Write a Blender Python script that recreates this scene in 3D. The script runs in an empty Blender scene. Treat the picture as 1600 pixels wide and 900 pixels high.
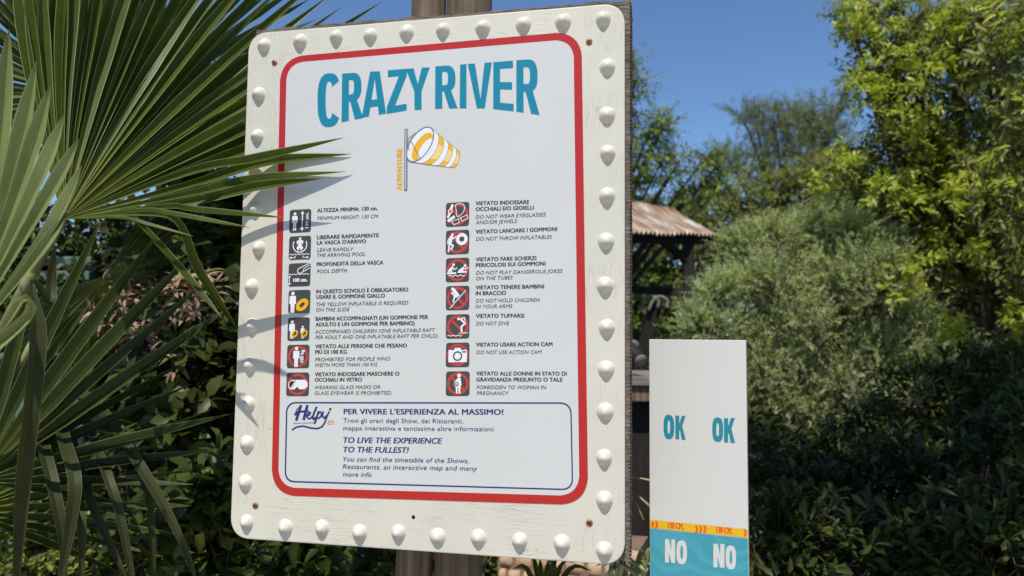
import bpy, bmesh, math, random
import numpy as np
from mathutils import Vector, Matrix, noise

R = math.radians
rng = np.random.default_rng(7)
random.seed(7)
S = bpy.context.scene
COL = S.collection

# ------------------------------------------------------------------ camera
F = 1600 * 26 / 36.0                          # focal length in pixels of the 1600 px wide photograph
ZW = np.array([0.01059334, -0.99726358, 0.07316508]); ZW /= np.linalg.norm(ZW)     # plumb line seen by the camera (x right, y down, z ahead)
YW = np.array([0, 0, 1.0]) - ZW[2] * ZW; YW /= np.linalg.norm(YW)
XW = np.cross(YW, ZW)
M3 = np.array([XW, YW, ZW])                   # camera axes -> world axes
CAM = np.array([0.0, 0.0, 1.62])

def ray(px, py):
    return M3 @ np.array([(px - 800) / F, (py - 450) / F, 1.0])

def at(px, py, d):                            # world point seen at a pixel, d metres ahead of the lens
    return CAM + ray(px, py) * d

cam_data = bpy.data.cameras.new('camera')
cam_data.sensor_width = 36; cam_data.lens = 26
cam_data.clip_start = 0.02; cam_data.clip_end = 2000
cam_data.dof.use_dof = True; cam_data.dof.focus_distance = 1.27; cam_data.dof.aperture_fstop = 4.6
cam = bpy.data.objects.new('camera', cam_data); COL.objects.link(cam)
cr, cu, cb = M3 @ np.array([1, 0, 0]), M3 @ np.array([0, -1, 0]), M3 @ np.array([0, 0, -1])
cam.matrix_world = Matrix(((cr[0], cu[0], cb[0], CAM[0]), (cr[1], cu[1], cb[1], CAM[1]), (cr[2], cu[2], cb[2], CAM[2]), (0, 0, 0, 1)))
S.camera = cam

# ------------------------------------------------------------------ light
SUN_EL, SUN_AZ = 58.0, 13.5                   # elevation; degrees to the left of straight behind the camera
to_sun = Vector((-math.sin(R(SUN_AZ)) * math.cos(R(SUN_EL)), -math.cos(R(SUN_AZ)) * math.cos(R(SUN_EL)), math.sin(R(SUN_EL))))
W = bpy.data.worlds.new('World'); S.world = W; W.use_nodes = True
nt = W.node_tree; nt.nodes.clear()
sky = nt.nodes.new('ShaderNodeTexSky'); sky.sky_type = 'NISHITA'; sky.sun_disc = False
sky.sun_elevation = R(SUN_EL); sky.sun_rotation = math.atan2(to_sun.x, to_sun.y)
sky.air_density = 1.0; sky.dust_density = 0.0; sky.ozone_density = 8.0; sky.altitude = 50
bg = nt.nodes.new('ShaderNodeBackground'); bg.inputs['Strength'].default_value = 0.122
wo = nt.nodes.new('ShaderNodeOutputWorld')
nt.links.new(sky.outputs[0], bg.inputs[0]); nt.links.new(bg.outputs[0], wo.inputs[0])
sl = bpy.data.lights.new('sun', 'SUN'); sl.energy = 4.0; sl.angle = R(0.53); sl.color = (1.0, 0.94, 0.85)
sun = bpy.data.objects.new('sun', sl); COL.objects.link(sun)
sun.rotation_mode = 'QUATERNION'; sun.rotation_quaternion = (-to_sun).to_track_quat('-Z', 'Y')
sun.location = to_sun * 30

S.view_settings.view_transform = 'Standard'; S.view_settings.look = 'None'
S.view_settings.exposure = 0.16; S.view_settings.gamma = 1.0; S.view_settings.use_curve_mapping = False
S.render.engine = 'CYCLES'
S.cycles.use_denoising = True
S.cycles.max_bounces = 9; S.cycles.diffuse_bounces = 6; S.cycles.glossy_bounces = 2; S.cycles.transmission_bounces = 6
S.cycles.caustics_reflective = False; S.cycles.caustics_refractive = False
S.cycles.sample_clamp_indirect = 4.0

# ------------------------------------------------------------------ materials
def lin(r, g, b):
    return tuple(((c / 255 + 0.055) / 1.055) ** 2.4 if c > 10 else c / 255 / 12.92 for c in (r, g, b)) + (1.0,)

def mat(name):
    m = bpy.data.materials.new(name); m.use_nodes = True
    return m, m.node_tree, m.node_tree.nodes['Principled BSDF']

def node(nt, kind, **kw):
    n = nt.nodes.new(kind)
    for k, v in kw.items():
        if k.startswith('i_'):
            n.inputs[k[2:].replace('_', ' ')].default_value = v
        else:
            setattr(n, k, v)
    return n

def ramp(nt, src, stops, interp='LINEAR'):
    r = nt.nodes.new('ShaderNodeValToRGB'); r.color_ramp.interpolation = interp
    els = r.color_ramp.elements
    while len(els) < len(stops): els.new(0.5)
    for e, (p, c) in zip(els, stops):
        e.position = p; e.color = c if len(c) == 4 else tuple(c) + (1,)
    nt.links.new(src, r.inputs[0])
    return r.outputs[0]

def mixc(nt, fac, a, b, mode='MIX'):
    m = nt.nodes.new('ShaderNodeMix'); m.data_type = 'RGBA'; m.blend_type = mode
    for sock, v in ((m.inputs[0], fac), (m.inputs[6], a), (m.inputs[7], b)):
        if isinstance(v, (int, float, tuple)): sock.default_value = v
        else: nt.links.new(v, sock)
    return m.outputs[2]

def math_(nt, op, a, b=None, c=None):
    m = nt.nodes.new('ShaderNodeMath'); m.operation = op
    for i, v in enumerate((a, b, c)):
        if v is None: continue
        if isinstance(v, (int, float)): m.inputs[i].default_value = v
        else: nt.links.new(v, m.inputs[i])
    return m.outputs[0]

def noise_tex(nt, vec, scale, detail=4, rough=0.55, dist=0.0):
    n = node(nt, 'ShaderNodeTexNoise'); n.inputs['Scale'].default_value = scale
    n.inputs['Detail'].default_value = detail; n.inputs['Roughness'].default_value = rough
    n.inputs['Distortion'].default_value = dist
    if vec is not None: nt.links.new(vec, n.inputs['Vector'])
    return n.outputs[0]

def mapped(nt, out, scale):
    m = node(nt, 'ShaderNodeMapping'); m.inputs['Scale'].default_value = scale
    nt.links.new(out, m.inputs['Vector'])
    return m.outputs[0]

def bump(nt, b, height, strength, dist=0.002):
    n = node(nt, 'ShaderNodeBump'); n.inputs['Strength'].default_value = strength; n.inputs['Distance'].default_value = dist
    nt.links.new(height, n.inputs['Height']); nt.links.new(n.outputs[0], b.inputs['Normal'])

def plain(name, col, rough=0.5, metal=0.0, var=0.0, vscale=60, bump_s=0.0):
    m, t, b = mat(name)
    b.inputs['Roughness'].default_value = rough; b.inputs['Metallic'].default_value = metal
    tc = node(t, 'ShaderNodeTexCoord')
    n = noise_tex(t, tc.outputs['Object'], vscale)
    d = tuple(c * (1 - var) for c in col[:3]) + (1,)
    l = tuple(min(1, c * (1 + var)) for c in col[:3]) + (1,)
    t.links.new(ramp(t, n, [(0.3, d), (0.7, l)]), b.inputs['Base Color'])
    if bump_s: bump(t, b, n, bump_s)
    return m

def leaf_mat(name, dark, light, young=None, rough=0.42, trans=0.3, spec=0.4):
    """Leaf colours differ leaf by leaf (random per island) between dark and light."""
    m, t, b = mat(name)
    geo = node(t, 'ShaderNodeNewGeometry')
    stops = [(0.0, dark), (0.75, light)]
    if young: stops.append((1.0, young))
    c = ramp(t, geo.outputs['Random Per Island'], stops)
    t.links.new(c, b.inputs['Base Color'])
    b.inputs['Roughness'].default_value = rough
    b.inputs['Specular IOR Level'].default_value = spec
    tr = node(t, 'ShaderNodeBsdfTranslucent')
    tcol = mixc(t, 1.0, c, (1.25, 1.3, 0.5, 1), 'MULTIPLY')
    t.links.new(tcol, tr.inputs['Color'])
    mx = node(t, 'ShaderNodeMixShader'); mx.inputs[0].default_value = trans
    t.links.new(b.outputs[0], mx.inputs[1]); t.links.new(tr.outputs[0], mx.inputs[2])
    t.links.new(mx.outputs[0], t.nodes['Material Output'].inputs['Surface'])
    return m

def frond_mat(name, base, tip, stripe, young=(0.20, 0.22, 0.03), trans=0.30, rough=0.38, edge_f=0.85):
    """UV: u across a segment (0.5 = its fold), v from the hub to the tip."""
    m, t, b = mat(name)
    uv = node(t, 'ShaderNodeUVMap'); sep = node(t, 'ShaderNodeSeparateXYZ'); t.links.new(uv.outputs[0], sep.inputs[0])
    geo = node(t, 'ShaderNodeNewGeometry')
    c = ramp(t, sep.outputs[1], [(0.0, young + (1,)), (0.14, tuple((a + b_) / 2 for a, b_ in zip(young, base)) + (1,)), (0.3, base + (1,)), (0.93, tip + (1,)), (0.985, (0.16, 0.13, 0.05, 1))])
    c = mixc(t, 1.0, c, ramp(t, geo.outputs['Random Per Island'], [(0, (0.72, 0.75, 0.7)), (1, (1.25, 1.2, 1.2))]), 'MULTIPLY')
    v2 = node(t, 'ShaderNodeCombineXYZ')
    t.links.new(math_(t, 'MULTIPLY_ADD', sep.outputs[0], 26.0, math_(t, 'MULTIPLY', geo.outputs['Random Per Island'], 50.0)), v2.inputs[0])
    t.links.new(math_(t, 'MULTIPLY', sep.outputs[1], 2.0), v2.inputs[1])
    st = noise_tex(t, v2.outputs[0], 1.0, 3, 0.6)
    c = mixc(t, ramp(t, st, [(0.42, (0, 0, 0)), (0.75, (0.55, 0.55, 0.55))]), c, stripe + (1,))
    edge = math_(t, 'ABSOLUTE', math_(t, 'SUBTRACT', sep.outputs[0], 0.5))
    c = mixc(t, ramp(t, edge, [(0.435, (0, 0, 0)), (0.475, (edge_f,) * 3)]), c, (0.40, 0.43, 0.20, 1))
    bl = node(t, 'ShaderNodeTexCoord')
    blot = noise_tex(t, bl.outputs['Object'], 22, 3, 0.6)
    c = mixc(t, ramp(t, blot, [(0.35, (0.55, 0.55, 0.55)), (0.6, (0, 0, 0))]), c, mixc(t, 1.0, c, (0.72, 0.74, 0.66, 1), 'MULTIPLY'))
    t.links.new(c, b.inputs['Base Color'])
    b.inputs['Roughness'].default_value = rough; b.inputs['Specular IOR Level'].default_value = 0.2
    bump(t, b, st, 0.25, 0.001)
    tr = node(t, 'ShaderNodeBsdfTranslucent')
    t.links.new(mixc(t, 1.0, c, (1.3, 1.35, 0.45, 1), 'MULTIPLY'), tr.inputs['Color'])
    mx = node(t, 'ShaderNodeMixShader'); mx.inputs[0].default_value = trans
    t.links.new(b.outputs[0], mx.inputs[1]); t.links.new(tr.outputs[0], mx.inputs[2])
    t.links.new(mx.outputs[0], t.nodes['Material Output'].inputs['Surface'])
    return m

def cracked_paint(name, cream, crack):
    m, t, b = mat(name)
    tc = node(t, 'ShaderNodeTexCoord'); o = tc.outputs['Object']
    sep = node(t, 'ShaderNodeSeparateXYZ'); t.links.new(o, sep.inputs[0])
    wob = node(t, 'ShaderNodeVectorMath', operation='MULTIPLY_ADD')
    nz = node(t, 'ShaderNodeTexNoise'); nz.inputs['Scale'].default_value = 45; nz.inputs['Detail'].default_value = 4
    t.links.new(o, nz.inputs['Vector'])
    wob.inputs[1].default_value = (0.012, 0.0, 0.012); t.links.new(nz.outputs['Color'], wob.inputs[0]); t.links.new(o, wob.inputs[2])
    def cracks(scale):
        v = node(t, 'ShaderNodeTexVoronoi', feature='DISTANCE_TO_EDGE'); v.inputs['Scale'].default_value = 1.0
        t.links.new(mapped(t, wob.outputs[0], scale), v.inputs['Vector'])
        return v.outputs['Distance']
    vert, horiz = cracks((230, 1, 13)), cracks((11, 1, 230))
    side = math_(t, 'GREATER_THAN', math_(t, 'ABSOLUTE', sep.outputs[0]), 0.281)
    mx = node(t, 'ShaderNodeMix'); mx.data_type = 'FLOAT'
    t.links.new(side, mx.inputs[0]); t.links.new(horiz, mx.inputs[2]); t.links.new(vert, mx.inputs[3])
    cr_ = ramp(t, mx.outputs[0], [(0.0, (1, 1, 1)), (0.075, (0, 0, 0))])
    where = ramp(t, noise_tex(t, o, 9, 5, 0.65), [(0.44, (0, 0, 0)), (0.68, (1, 1, 1))])
    crk = mixc(t, 1.0, cr_, where, 'MULTIPLY')
    tone = ramp(t, noise_tex(t, o, 5, 5, 0.6), [(0.3, tuple(c * 0.93 for c in cream[:3])), (0.7, cream[:3])])
    col = mixc(t, math_(t, 'MULTIPLY', crk, 0.46), tone, crack)
    chips = ramp(t, noise_tex(t, o, 70, 3, 0.5), [(0.745, (0, 0, 0)), (0.765, (1, 1, 1))])
    col = mixc(t, math_(t, 'MULTIPLY', chips, 0.75), col, (0.12, 0.10, 0.08, 1))
    t.links.new(col, b.inputs['Base Color'])
    b.inputs['Roughness'].default_value = 0.42
    brush = noise_tex(t, mapped(t, o, (60, 60, 9)), 1.0, 4, 0.6)
    h = math_(t, 'SUBTRACT', math_(t, 'MULTIPLY', brush, 0.25), crk)
    bump(t, b, h, 0.4, 0.0010)
    return m

def poster_mat(name, col, rough=0.33, bs=0.16):
    m, t, b = mat(name)
    tc = node(t, 'ShaderNodeTexCoord'); o = tc.outputs['Object']
    spots = ramp(t, noise_tex(t, o, 150, 2, 0.4), [(0.775, (0, 0, 0)), (0.80, (1, 1, 1))])
    soft = noise_tex(t, o, 4, 4, 0.6)
    c = ramp(t, soft, [(0.3, tuple(x * 0.95 for x in col[:3])), (0.7, col[:3])])
    c = mixc(t, math_(t, 'MULTIPLY', spots, 0.5), c, (0.28, 0.27, 0.25, 1))
    t.links.new(c, b.inputs['Base Color']); b.inputs['Roughness'].default_value = rough
    grain = noise_tex(t, mapped(t, o, (18, 18, 130)), 1.0, 5, 0.6)
    bump(t, b, grain, bs, 0.0012)
    return m

def wood(name, dark, light, scale=(60, 60, 4), rough=0.8, bs=0.6):
    m, t, b = mat(name)
    tc = node(t, 'ShaderNodeTexCoord'); o = tc.outputs['Object']
    g = noise_tex(t, mapped(t, o, scale), 1.0, 7, 0.65, 0.4)
    big = noise_tex(t, o, 7, 3)
    c = ramp(t, g, [(0.25, dark), (0.55, tuple((a + b_) / 2 for a, b_ in zip(dark, light))), (0.75, light)])
    c = mixc(t, 1.0, c, ramp(t, big, [(0.3, (0.7, 0.68, 0.66)), (0.7, (1.1, 1.08, 1.05))]), 'MULTIPLY')
    t.links.new(c, b.inputs['Base Color']); b.inputs['Roughness'].default_value = rough
    bump(t, b, g, bs, 0.004)
    return m

MAT = {}
MAT['cream'] = cracked_paint('cracked_cream_paint', (0.645, 0.62, 0.515, 1), (0.27, 0.245, 0.19, 1))
MAT['rough_edge'] = wood('rough_weathered_edge', (0.022, 0.015, 0.011), (0.40, 0.33, 0.27), (50, 50, 330), 0.95, 1.0)
MAT['post'] = wood('weathered_post_wood', (0.035, 0.022, 0.014), (0.34, 0.25, 0.165), (75, 75, 3.5))
MAT['dark_wood'] = wood('dark_stained_wood', (0.008, 0.006, 0.005), (0.026, 0.019, 0.014), (40, 40, 4))
MAT['plank'] = wood('grey_plank_wood', (0.16, 0.14, 0.125), (0.36, 0.33, 0.30), (5, 60, 60))
MAT['poster'] = poster_mat('poster_white', (0.605, 0.612, 0.59, 1))
MAT['red'] = poster_mat('poster_red', lin(180, 34, 27))
MAT['teal'] = poster_mat('poster_teal', lin(16, 128, 154))
MAT['navy'] = plain('print_navy', lin(24, 44, 110), 0.4)
MAT['ink'] = plain('print_ink', lin(34, 34, 38), 0.45)
MAT['ink_light'] = plain('print_grey', lin(66, 67, 71), 0.45)
MAT['picto_dark'] = plain('print_charcoal', lin(66, 65, 64), 0.4)
MAT['picto_white'] = plain('print_white', lin(225, 226, 228), 0.4)
MAT['picto_red'] = plain('print_red', lin(196, 58, 42), 0.4)
MAT['yellow'] = plain('print_yellow', lin(226, 172, 22), 0.4)
MAT['yellow_pale'] = plain('print_pale_yellow', lin(233, 203, 128), 0.4)
MAT['orange'] = plain('print_orange', lin(214, 120, 48), 0.4)
MAT['grey_line'] = plain('print_line_grey', lin(104, 105, 108), 0.4)
MAT['silver'] = plain('print_silver', lin(168, 172, 178), 0.4)
MAT['rust_screw'] = plain('rusty_screw', (0.33, 0.14, 0.05, 1), 0.5, 0.55, 0.5, 400, 0.4)
MAT['black'] = plain('dark_recess', (0.006, 0.006, 0.006, 1), 0.9)
MAT['panel_white'] = poster_mat('panel_white', (0.635, 0.63, 0.585, 1), 0.4, 0.03)
MAT['panel_band'] = plain('panel_yellow', lin(226, 176, 18), 0.4)
MAT['panel_mark'] = plain('panel_orange_red', lin(222, 92, 28), 0.4)
MAT['panel_teal_ink'] = plain('panel_teal_ink', lin(28, 130, 147), 0.4)
MAT['soil'] = plain('soil', (0.075, 0.055, 0.036, 1), 0.95, 0, 0.5, 14, 0.8)
MAT['bark'] = wood('bark', (0.035, 0.027, 0.02), (0.14, 0.11, 0.085), (40, 40, 9), 0.9, 0.9)
MAT['stem'] = plain('green_stem', (0.16, 0.17, 0.06, 1), 0.6, 0, 0.4, 30)

# ------------------------------------------------------------------ scene-graph helpers
def tag(o, label=None, cat=None, group=None, kind=None):
    if label: o['label'] = label
    if cat: o['category'] = cat
    if group: o['group'] = group
    if kind: o['kind'] = kind
    return o

def empty(name, loc, label, cat, group=None):
    o = bpy.data.objects.new(name, None); COL.objects.link(o)
    o.location = Vector([float(c) for c in loc]); o.empty_display_size = 0.1
    return tag(o, label, cat, group)

def link_mesh(name, me, parent=None, smooth=False):
    o = bpy.data.objects.new(name, me); COL.objects.link(o)
    if parent is not None: o.parent = parent
    if smooth: me.polygons.foreach_set('use_smooth', np.ones(len(me.polygons), dtype=bool))
    return o

def np_mesh(name, V, loops, starts, mats, midx=None, uv=None):
    me = bpy.data.meshes.new(name)
    V = np.ascontiguousarray(V, dtype=np.float32)
    me.vertices.add(len(V)); me.vertices.foreach_set('co', V.ravel())
    me.loops.add(len(loops)); me.loops.foreach_set('vertex_index', np.asarray(loops, dtype=np.int32))
    me.polygons.add(len(starts)); me.polygons.foreach_set('loop_start', np.asarray(starts, dtype=np.int32))
    for m in mats: me.materials.append(m)
    if midx is not None: me.polygons.foreach_set('material_index', np.asarray(midx, dtype=np.int32))
    if uv is not None:
        l = me.uv_layers.new(name='UVMap'); l.data.foreach_set('uv', np.asarray(uv, dtype=np.float32).ravel())
    me.update(calc_edges=True); me.validate()
    return me

def py_obj(name, V, Fs, mats, parent=None, midx=None, smooth=False, loc=None):
    """V in world coordinates; stored relative to the parent thing's base."""
    off = np.array(parent_base(parent)) if loc is None else np.array(loc)
    me = bpy.data.meshes.new(name)
    me.from_pydata([tuple(map(float, np.asarray(v) - off)) for v in V], [], [tuple(f) for f in Fs])
    for m in mats: me.materials.append(m)
    if midx is not None: me.polygons.foreach_set('material_index', np.asarray(midx, dtype=np.int32))
    me.update()
    return link_mesh(name, me, parent, smooth)

def parent_base(p):
    x = np.zeros(3)
    while p is not None:
        x += np.array(p.location); p = p.parent
    return x

def nrm(v):
    v = np.asarray(v, float); return v / (np.linalg.norm(v, axis=-1, keepdims=True) + 1e-12)

def tube_data(path, radii, n=8):
    path = np.asarray(path, float); k = len(path)
    V, Fs = [], []
    T = np.gradient(path, axis=0); T = nrm(T)
    ref = np.array([0.31, 0.2, 0.93]) if abs(T[0, 2]) < 0.9 else np.array([1.0, 0.1, 0])
    for i in range(k):
        a = nrm(np.cross(T[i], ref)); b = np.cross(T[i], a)
        for j in range(n):
            t = 2 * math.pi * j / n
            V.append(path[i] + radii[i] * (a * math.cos(t) + b * math.sin(t)))
    for i in range(k - 1):
        for j in range(n):
            Fs.append((i * n + j, i * n + (j + 1) % n, (i + 1) * n + (j + 1) % n, (i + 1) * n + j))
    Fs.append(tuple(range(n))[::-1]); Fs.append(tuple(range((k - 1) * n, k * n)))
    return V, Fs

def tubes_obj(name, paths, mats, parent, n=7, smooth=True):
    V, Fs = [], []
    for p, r in paths:
        v, f = tube_data(p, r, n); o = len(V); V += v; Fs += [tuple(i + o for i in q) for q in f]
    return py_obj(name, V, Fs, mats, parent, smooth=smooth)

def bez(a, b, c, n=8):
    t = np.linspace(0, 1, n)[:, None]; a, b, c = map(np.asarray, (a, b, c))
    return (1 - t) ** 2 * a + 2 * t * (1 - t) * b + t ** 2 * c

def box_data(c, ux, uy, uz):
    """box from centre and three half-axis vectors"""
    c, ux, uy, uz = map(np.asarray, (c, ux, uy, uz))
    V = [c + sx * ux + sy * uy + sz * uz for sz in (-1, 1) for sy in (-1, 1) for sx in (-1, 1)]
    return V, [(0, 2, 3, 1), (4, 5, 7, 6), (0, 1, 5, 4), (2, 6, 7, 3), (0, 4, 6, 2), (1, 3, 7, 5)]

def bar_data(a, b, w, h):
    a, b = np.asarray(a, float), np.asarray(b, float); d = nrm(b - a)
    s = nrm(np.cross(d, [0, 0, 1] if abs(d[2]) < 0.9 else [0, 1, 0])); u = np.cross(s, d)
    return box_data((a + b) / 2, (b - a) / 2, s * w / 2, u * h / 2)

def bevel_obj(o, w, seg=2):
    m = o.modifiers.new('bevel', 'BEVEL'); m.width = w; m.segments = seg; m.limit_method = 'ANGLE'
    return o
# ------------------------------------------------------------------ ground
gv = [(-400, -400, 0), (400, -400, 0), (400, 400, 0), (-400, 400, 0)]
tag(py_obj('ground', gv, [(0, 1, 2, 3)], [MAT['soil']], None), kind='structure')

pv = [(-9, -14, 0.004), (9, -14, 0.004), (9, 0.85, 0.004), (-9, 0.85, 0.004)]
MAT['bounce_paving'] = plain('pale_bounce_path', (0.48, 0.42, 0.34, 1), .9, 0, .12, 3, .3)
tag(py_obj('path', pv, [(0, 1, 2, 3)], [MAT['bounce_paving']], None), kind='structure')  # pale ground added out of view to bounce warm fill onto the sign
# ------------------------------------------------------------------ the notice sign
U = np.array([0.97905859, -0.00468367, -0.20352477]); U /= np.linalg.norm(U)
Uw = M3 @ U; Uw[2] = 0; Uw = nrm(Uw)                       # along the board, left to right
Nw = np.array([-Uw[1], Uw[0], 0.0])                        # into the board, away from the viewer
BL = CAM + M3 @ np.array([-0.50495799, 0.44723542, 1.32344526])
BC = BL + Uw * 0.35                                        # bottom centre of the board's front face
SIGN = empty('notice_sign', (BC[0], BC[1], 0), 'large cream painted notice board with white rivets and a red bordered rules poster', 'sign')
SIGN.rotation_euler = (0, 0, math.atan2(Uw[1], Uw[0]))
Z0 = BC[2]

class Plane:
    """maps photograph pixels onto a vertical plane: local x along it, local z up, y into it"""
    def __init__(s, p0, u, n, zbase):
        s.p0, s.u, s.n, s.zb = np.asarray(p0), u, n, zbase
    def __call__(s, px, py, lift=0.0):
        d = ray(px, py); t = np.dot(s.p0 - CAM, s.n) / np.dot(d, s.n)
        q = CAM + d * t - s.p0
        return np.array([np.dot(q, s.u), q[2] + s.zb])
SP = Plane(BC, Uw, Nw, Z0)

class Flat:
    """flat print: polygons in the plane's (x, z), each at its own small height in front of the plane"""
    def __init__(s): s.V, s.F, s.M = [], [], []
    def poly(s, pts, h, m):
        o = len(s.V)
        a = sum(p[0] * q[1] - q[0] * p[1] for p, q in zip(pts, list(pts[1:]) + [pts[0]]))
        pts = list(pts) if a > 0 else list(pts)[::-1]
        s.V += [(p[0], -h, p[1]) for p in pts]; s.F.append(tuple(range(o, o + len(pts)))); s.M.append(m)
    def ring(s, outer, inner, h, m):
        o = len(s.V); n = len(outer)
        s.V += [(p[0], -h, p[1]) for p in outer] + [(p[0], -h, p[1]) for p in inner]
        for i in range(n):
            j = (i + 1) % n
            s.F.append((o + i, o + j, o + n + j, o + n + i)); s.M.append(m)
    def obj(s, name, parent, mats):
        me = bpy.data.meshes.new(name); me.from_pydata([tuple(map(float, v)) for v in s.V], [], s.F)
        for m in mats: me.materials.append(m)
        me.polygons.foreach_set('material_index', np.array(s.M, dtype=np.int32)); me.update()
        return link_mesh(name, me, parent)

def round_quad(tl, tr, br, bl, r, n=8):
    """rounded quadrilateral as a list of points, counter-clockwise from the bottom left"""
    c = [np.asarray(p, float) for p in (bl, br, tr, tl)]; out = []
    for i in range(4):
        p, a, b = c[i], c[i - 1], c[(i + 1) % 4]
        pa, pb = p + nrm(a - p) * r, p + nrm(b - p) * r
        for k in range(n + 1):
            t = k / n; q = (1 - t) ** 2 * pa + 2 * t * (1 - t) * p + t * t * pb
            e = (pa + pb) / 2 - p                         # push the curve towards a true arc
            out.append(q + e * 0.0 + (p - (pa + pb) / 2) * (-0.17 * 4 * t * (1 - t)) * 0.5)
    return out

def line_x(p, q, r, s):
    p, q, r, s = map(lambda a: np.asarray(a, float), (p, q, r, s)); d1, d2 = q - p, s - r
    t = ((r - p)[0] * d2[1] - (r - p)[1] * d2[0]) / (d1[0] * d2[1] - d1[1] * d2[0]); return p + d1 * t

def solid_from_outline(name, pts, y0, y1, mats, parent, jag=None):
    n = len(pts)
    V = [(p[0], y0, p[1]) for p in pts] + [(p[0], y1, p[1]) for p in pts]
    Fs = [tuple(range(n)), tuple(range(2 * n - 1, n - 1, -1))] + [(i, i + n, (i + 1) % n + n, (i + 1) % n) for i in range(n)]
    me = bpy.data.meshes.new(name); me.from_pydata([tuple(map(float, v)) for v in V], [], Fs)
    for m in mats: me.materials.append(m)
    me.update()
    return link_mesh(name, me, parent)

# painted front board
bq = [SP(388.8, 52.3), SP(976.3, 3.9), SP(976.5, 884.4), SP(359.1, 840.5)]
board = solid_from_outline('board', round_quad(*bq, 0.034, 10), 0.0, 0.014, [MAT['cream']], SIGN)
bevel_obj(board, 0.002)

# rough backing panel, a little larger at the top and on the right, with a ragged sawn edge
x0, x1 = bq[3][0] + 0.006, max(bq[1][0], bq[2][0]) + 0.0068
zt = bq[1][1] + 0.0115; ztl = bq[0][1] + 0.0125; zb = bq[3][1] + 0.004
def ragged(a, b, out, step, amp, phase, alt=0.8):
    a, b = np.asarray(a, float), np.asarray(b, float); L = np.linalg.norm(b - a); n = max(2, int(L / step)); pts = []
    for i in range(n):
        p = a + (b - a) * i / n
        w = amp * (noise.noise(Vector((i * 0.63, phase, 0))) * 0.7 + noise.noise(Vector((i * 0.11, phase, 4))) * 1.1 + alt * (-1) ** i)
        pts.append(p + np.asarray(out) * w)
    return pts
def layer(shrink, ph, amp):
    o = []
    o += ragged((x0, zb), (x1 - shrink, zb), (0, 0), 0.02, 0, ph)
    o += ragged((x1 - shrink, zb), (x1 - shrink + 0.002, zt - shrink), (1, 0), 0.0030, amp, ph)
    o += ragged((x1 - shrink + 0.002, zt - shrink), (x0 + shrink, ztl - shrink), (0, 1), 0.0045, amp * 2.0, ph + 9, 0.12)
    o += ragged((x0 + shrink, ztl - shrink), (x0, zb), (0, 0), 0.02, 0, ph)
    return o
nl = 9; lays = [layer(0.0006 * abs(i - 4) * random.random(), i * 3.7, 0.0018) for i in range(nl)]
npt = len(lays[0]); V, Fs = [], []
for i, l in enumerate(lays):
    V += [(p[0], 0.0142 + 0.045 * i / (nl - 1), p[1]) for p in l]
for i in range(nl - 1):
    Fs += [(i * npt + j, i * npt + (j + 1) % npt, (i + 1) * npt + (j + 1) % npt, (i + 1) * npt + j) for j in range(npt)]
Fs += [tuple(range(npt))[::-1], tuple(range((nl - 1) * npt, nl * npt))]
me = bpy.data.meshes.new('backing_panel'); me.from_pydata(V, [], Fs); me.materials.append(MAT['rough_edge']); me.update()
link_mesh('backing_panel', me, SIGN)

# rivets
def rivet_mesh(r, h, seed):
    bm = bmesh.new(); rings, n = 7, 20; vs = []
    for i in range(-1, rings):
        t = max(0, i) / rings * math.pi / 2
        k_ = max(0, i) / rings; rr = r * (1 - k_); y = -h * (1 - (1 - k_) ** 1.75) - 0.0007
        if i < 0: rr = r * 1.16; y = 0.0006
        row = []
        for j in range(n):
            a = 2 * math.pi * j / n
            k = 1 + 0.05 * noise.noise(Vector((math.cos(a) * 1.6 + seed, math.sin(a) * 1.6, t * 2)))
            row.append(bm.verts.new((rr * k * math.cos(a), y, rr * k * math.sin(a))))
        vs.append(row)
    top = bm.verts.new((0.0006 * math.sin(seed), -h * 1.03, 0.0006 * math.cos(seed)))
    for i in range(rings):
        for j in range(n):
            bm.faces.new((vs[i][j], vs[i][(j + 1) % n], vs[i + 1][(j + 1) % n], vs[i + 1][j]))
    for j in range(n): bm.faces.new((vs[-1][j], vs[-1][(j + 1) % n], top))
    bmesh.ops.recalc_face_normals(bm, faces=bm.faces)
    me = bpy.data.meshes.new('rivet'); bm.to_mesh(me); bm.free(); me.materials.append(MAT['rivet'])
    me.polygons.foreach_set('use_smooth', np.ones(len(me.polygons), dtype=bool))
    return me
MAT['rivet'] = plain('rivet_paint', (0.645, 0.62, 0.525, 1), 0.58, 0, 0.05, 160, 0.3)
riv_px = [(412.9, 71.6), (469, 65), (525.4, 58), (578.7, 56), (635.6, 50.6), (692, 47), (754.5, 43.6), (818, 38.6), (879.8, 34), (942.5, 29.8),
          (949, 104.5), (948.5, 180), (949.5, 239), (948.5, 306), (947, 377), (945.5, 446), (948, 511.5), (947, 577), (945.5, 643), (944, 715), (944.5, 781), (944, 860),
          (878, 849), (812, 845), (747.5, 840), (684, 838.5), (622.5, 832), (562, 832), (503, 825), (446, 824), (385.5, 816),
          (383.5, 754), (386, 693), (388.5, 631), (391, 570), (394, 509), (393.5, 448), (404.5, 388), (399, 327), (399, 268), (402, 213), (404.5, 148)]
variants = [rivet_mesh(0.0140 + 0.0006 * math.sin(i * 2.1), 0.0128 + 0.0010 * math.sin(i * 1.3), i * 5.1) for i in range(7)]
for i, p in enumerate(riv_px):
    x, z = SP(*p)
    o = link_mesh('rivet', variants[i % 7], SIGN); o.location = (x, 0.0004, z); o.rotation_euler = (0, i * 1.9, 0)

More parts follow.
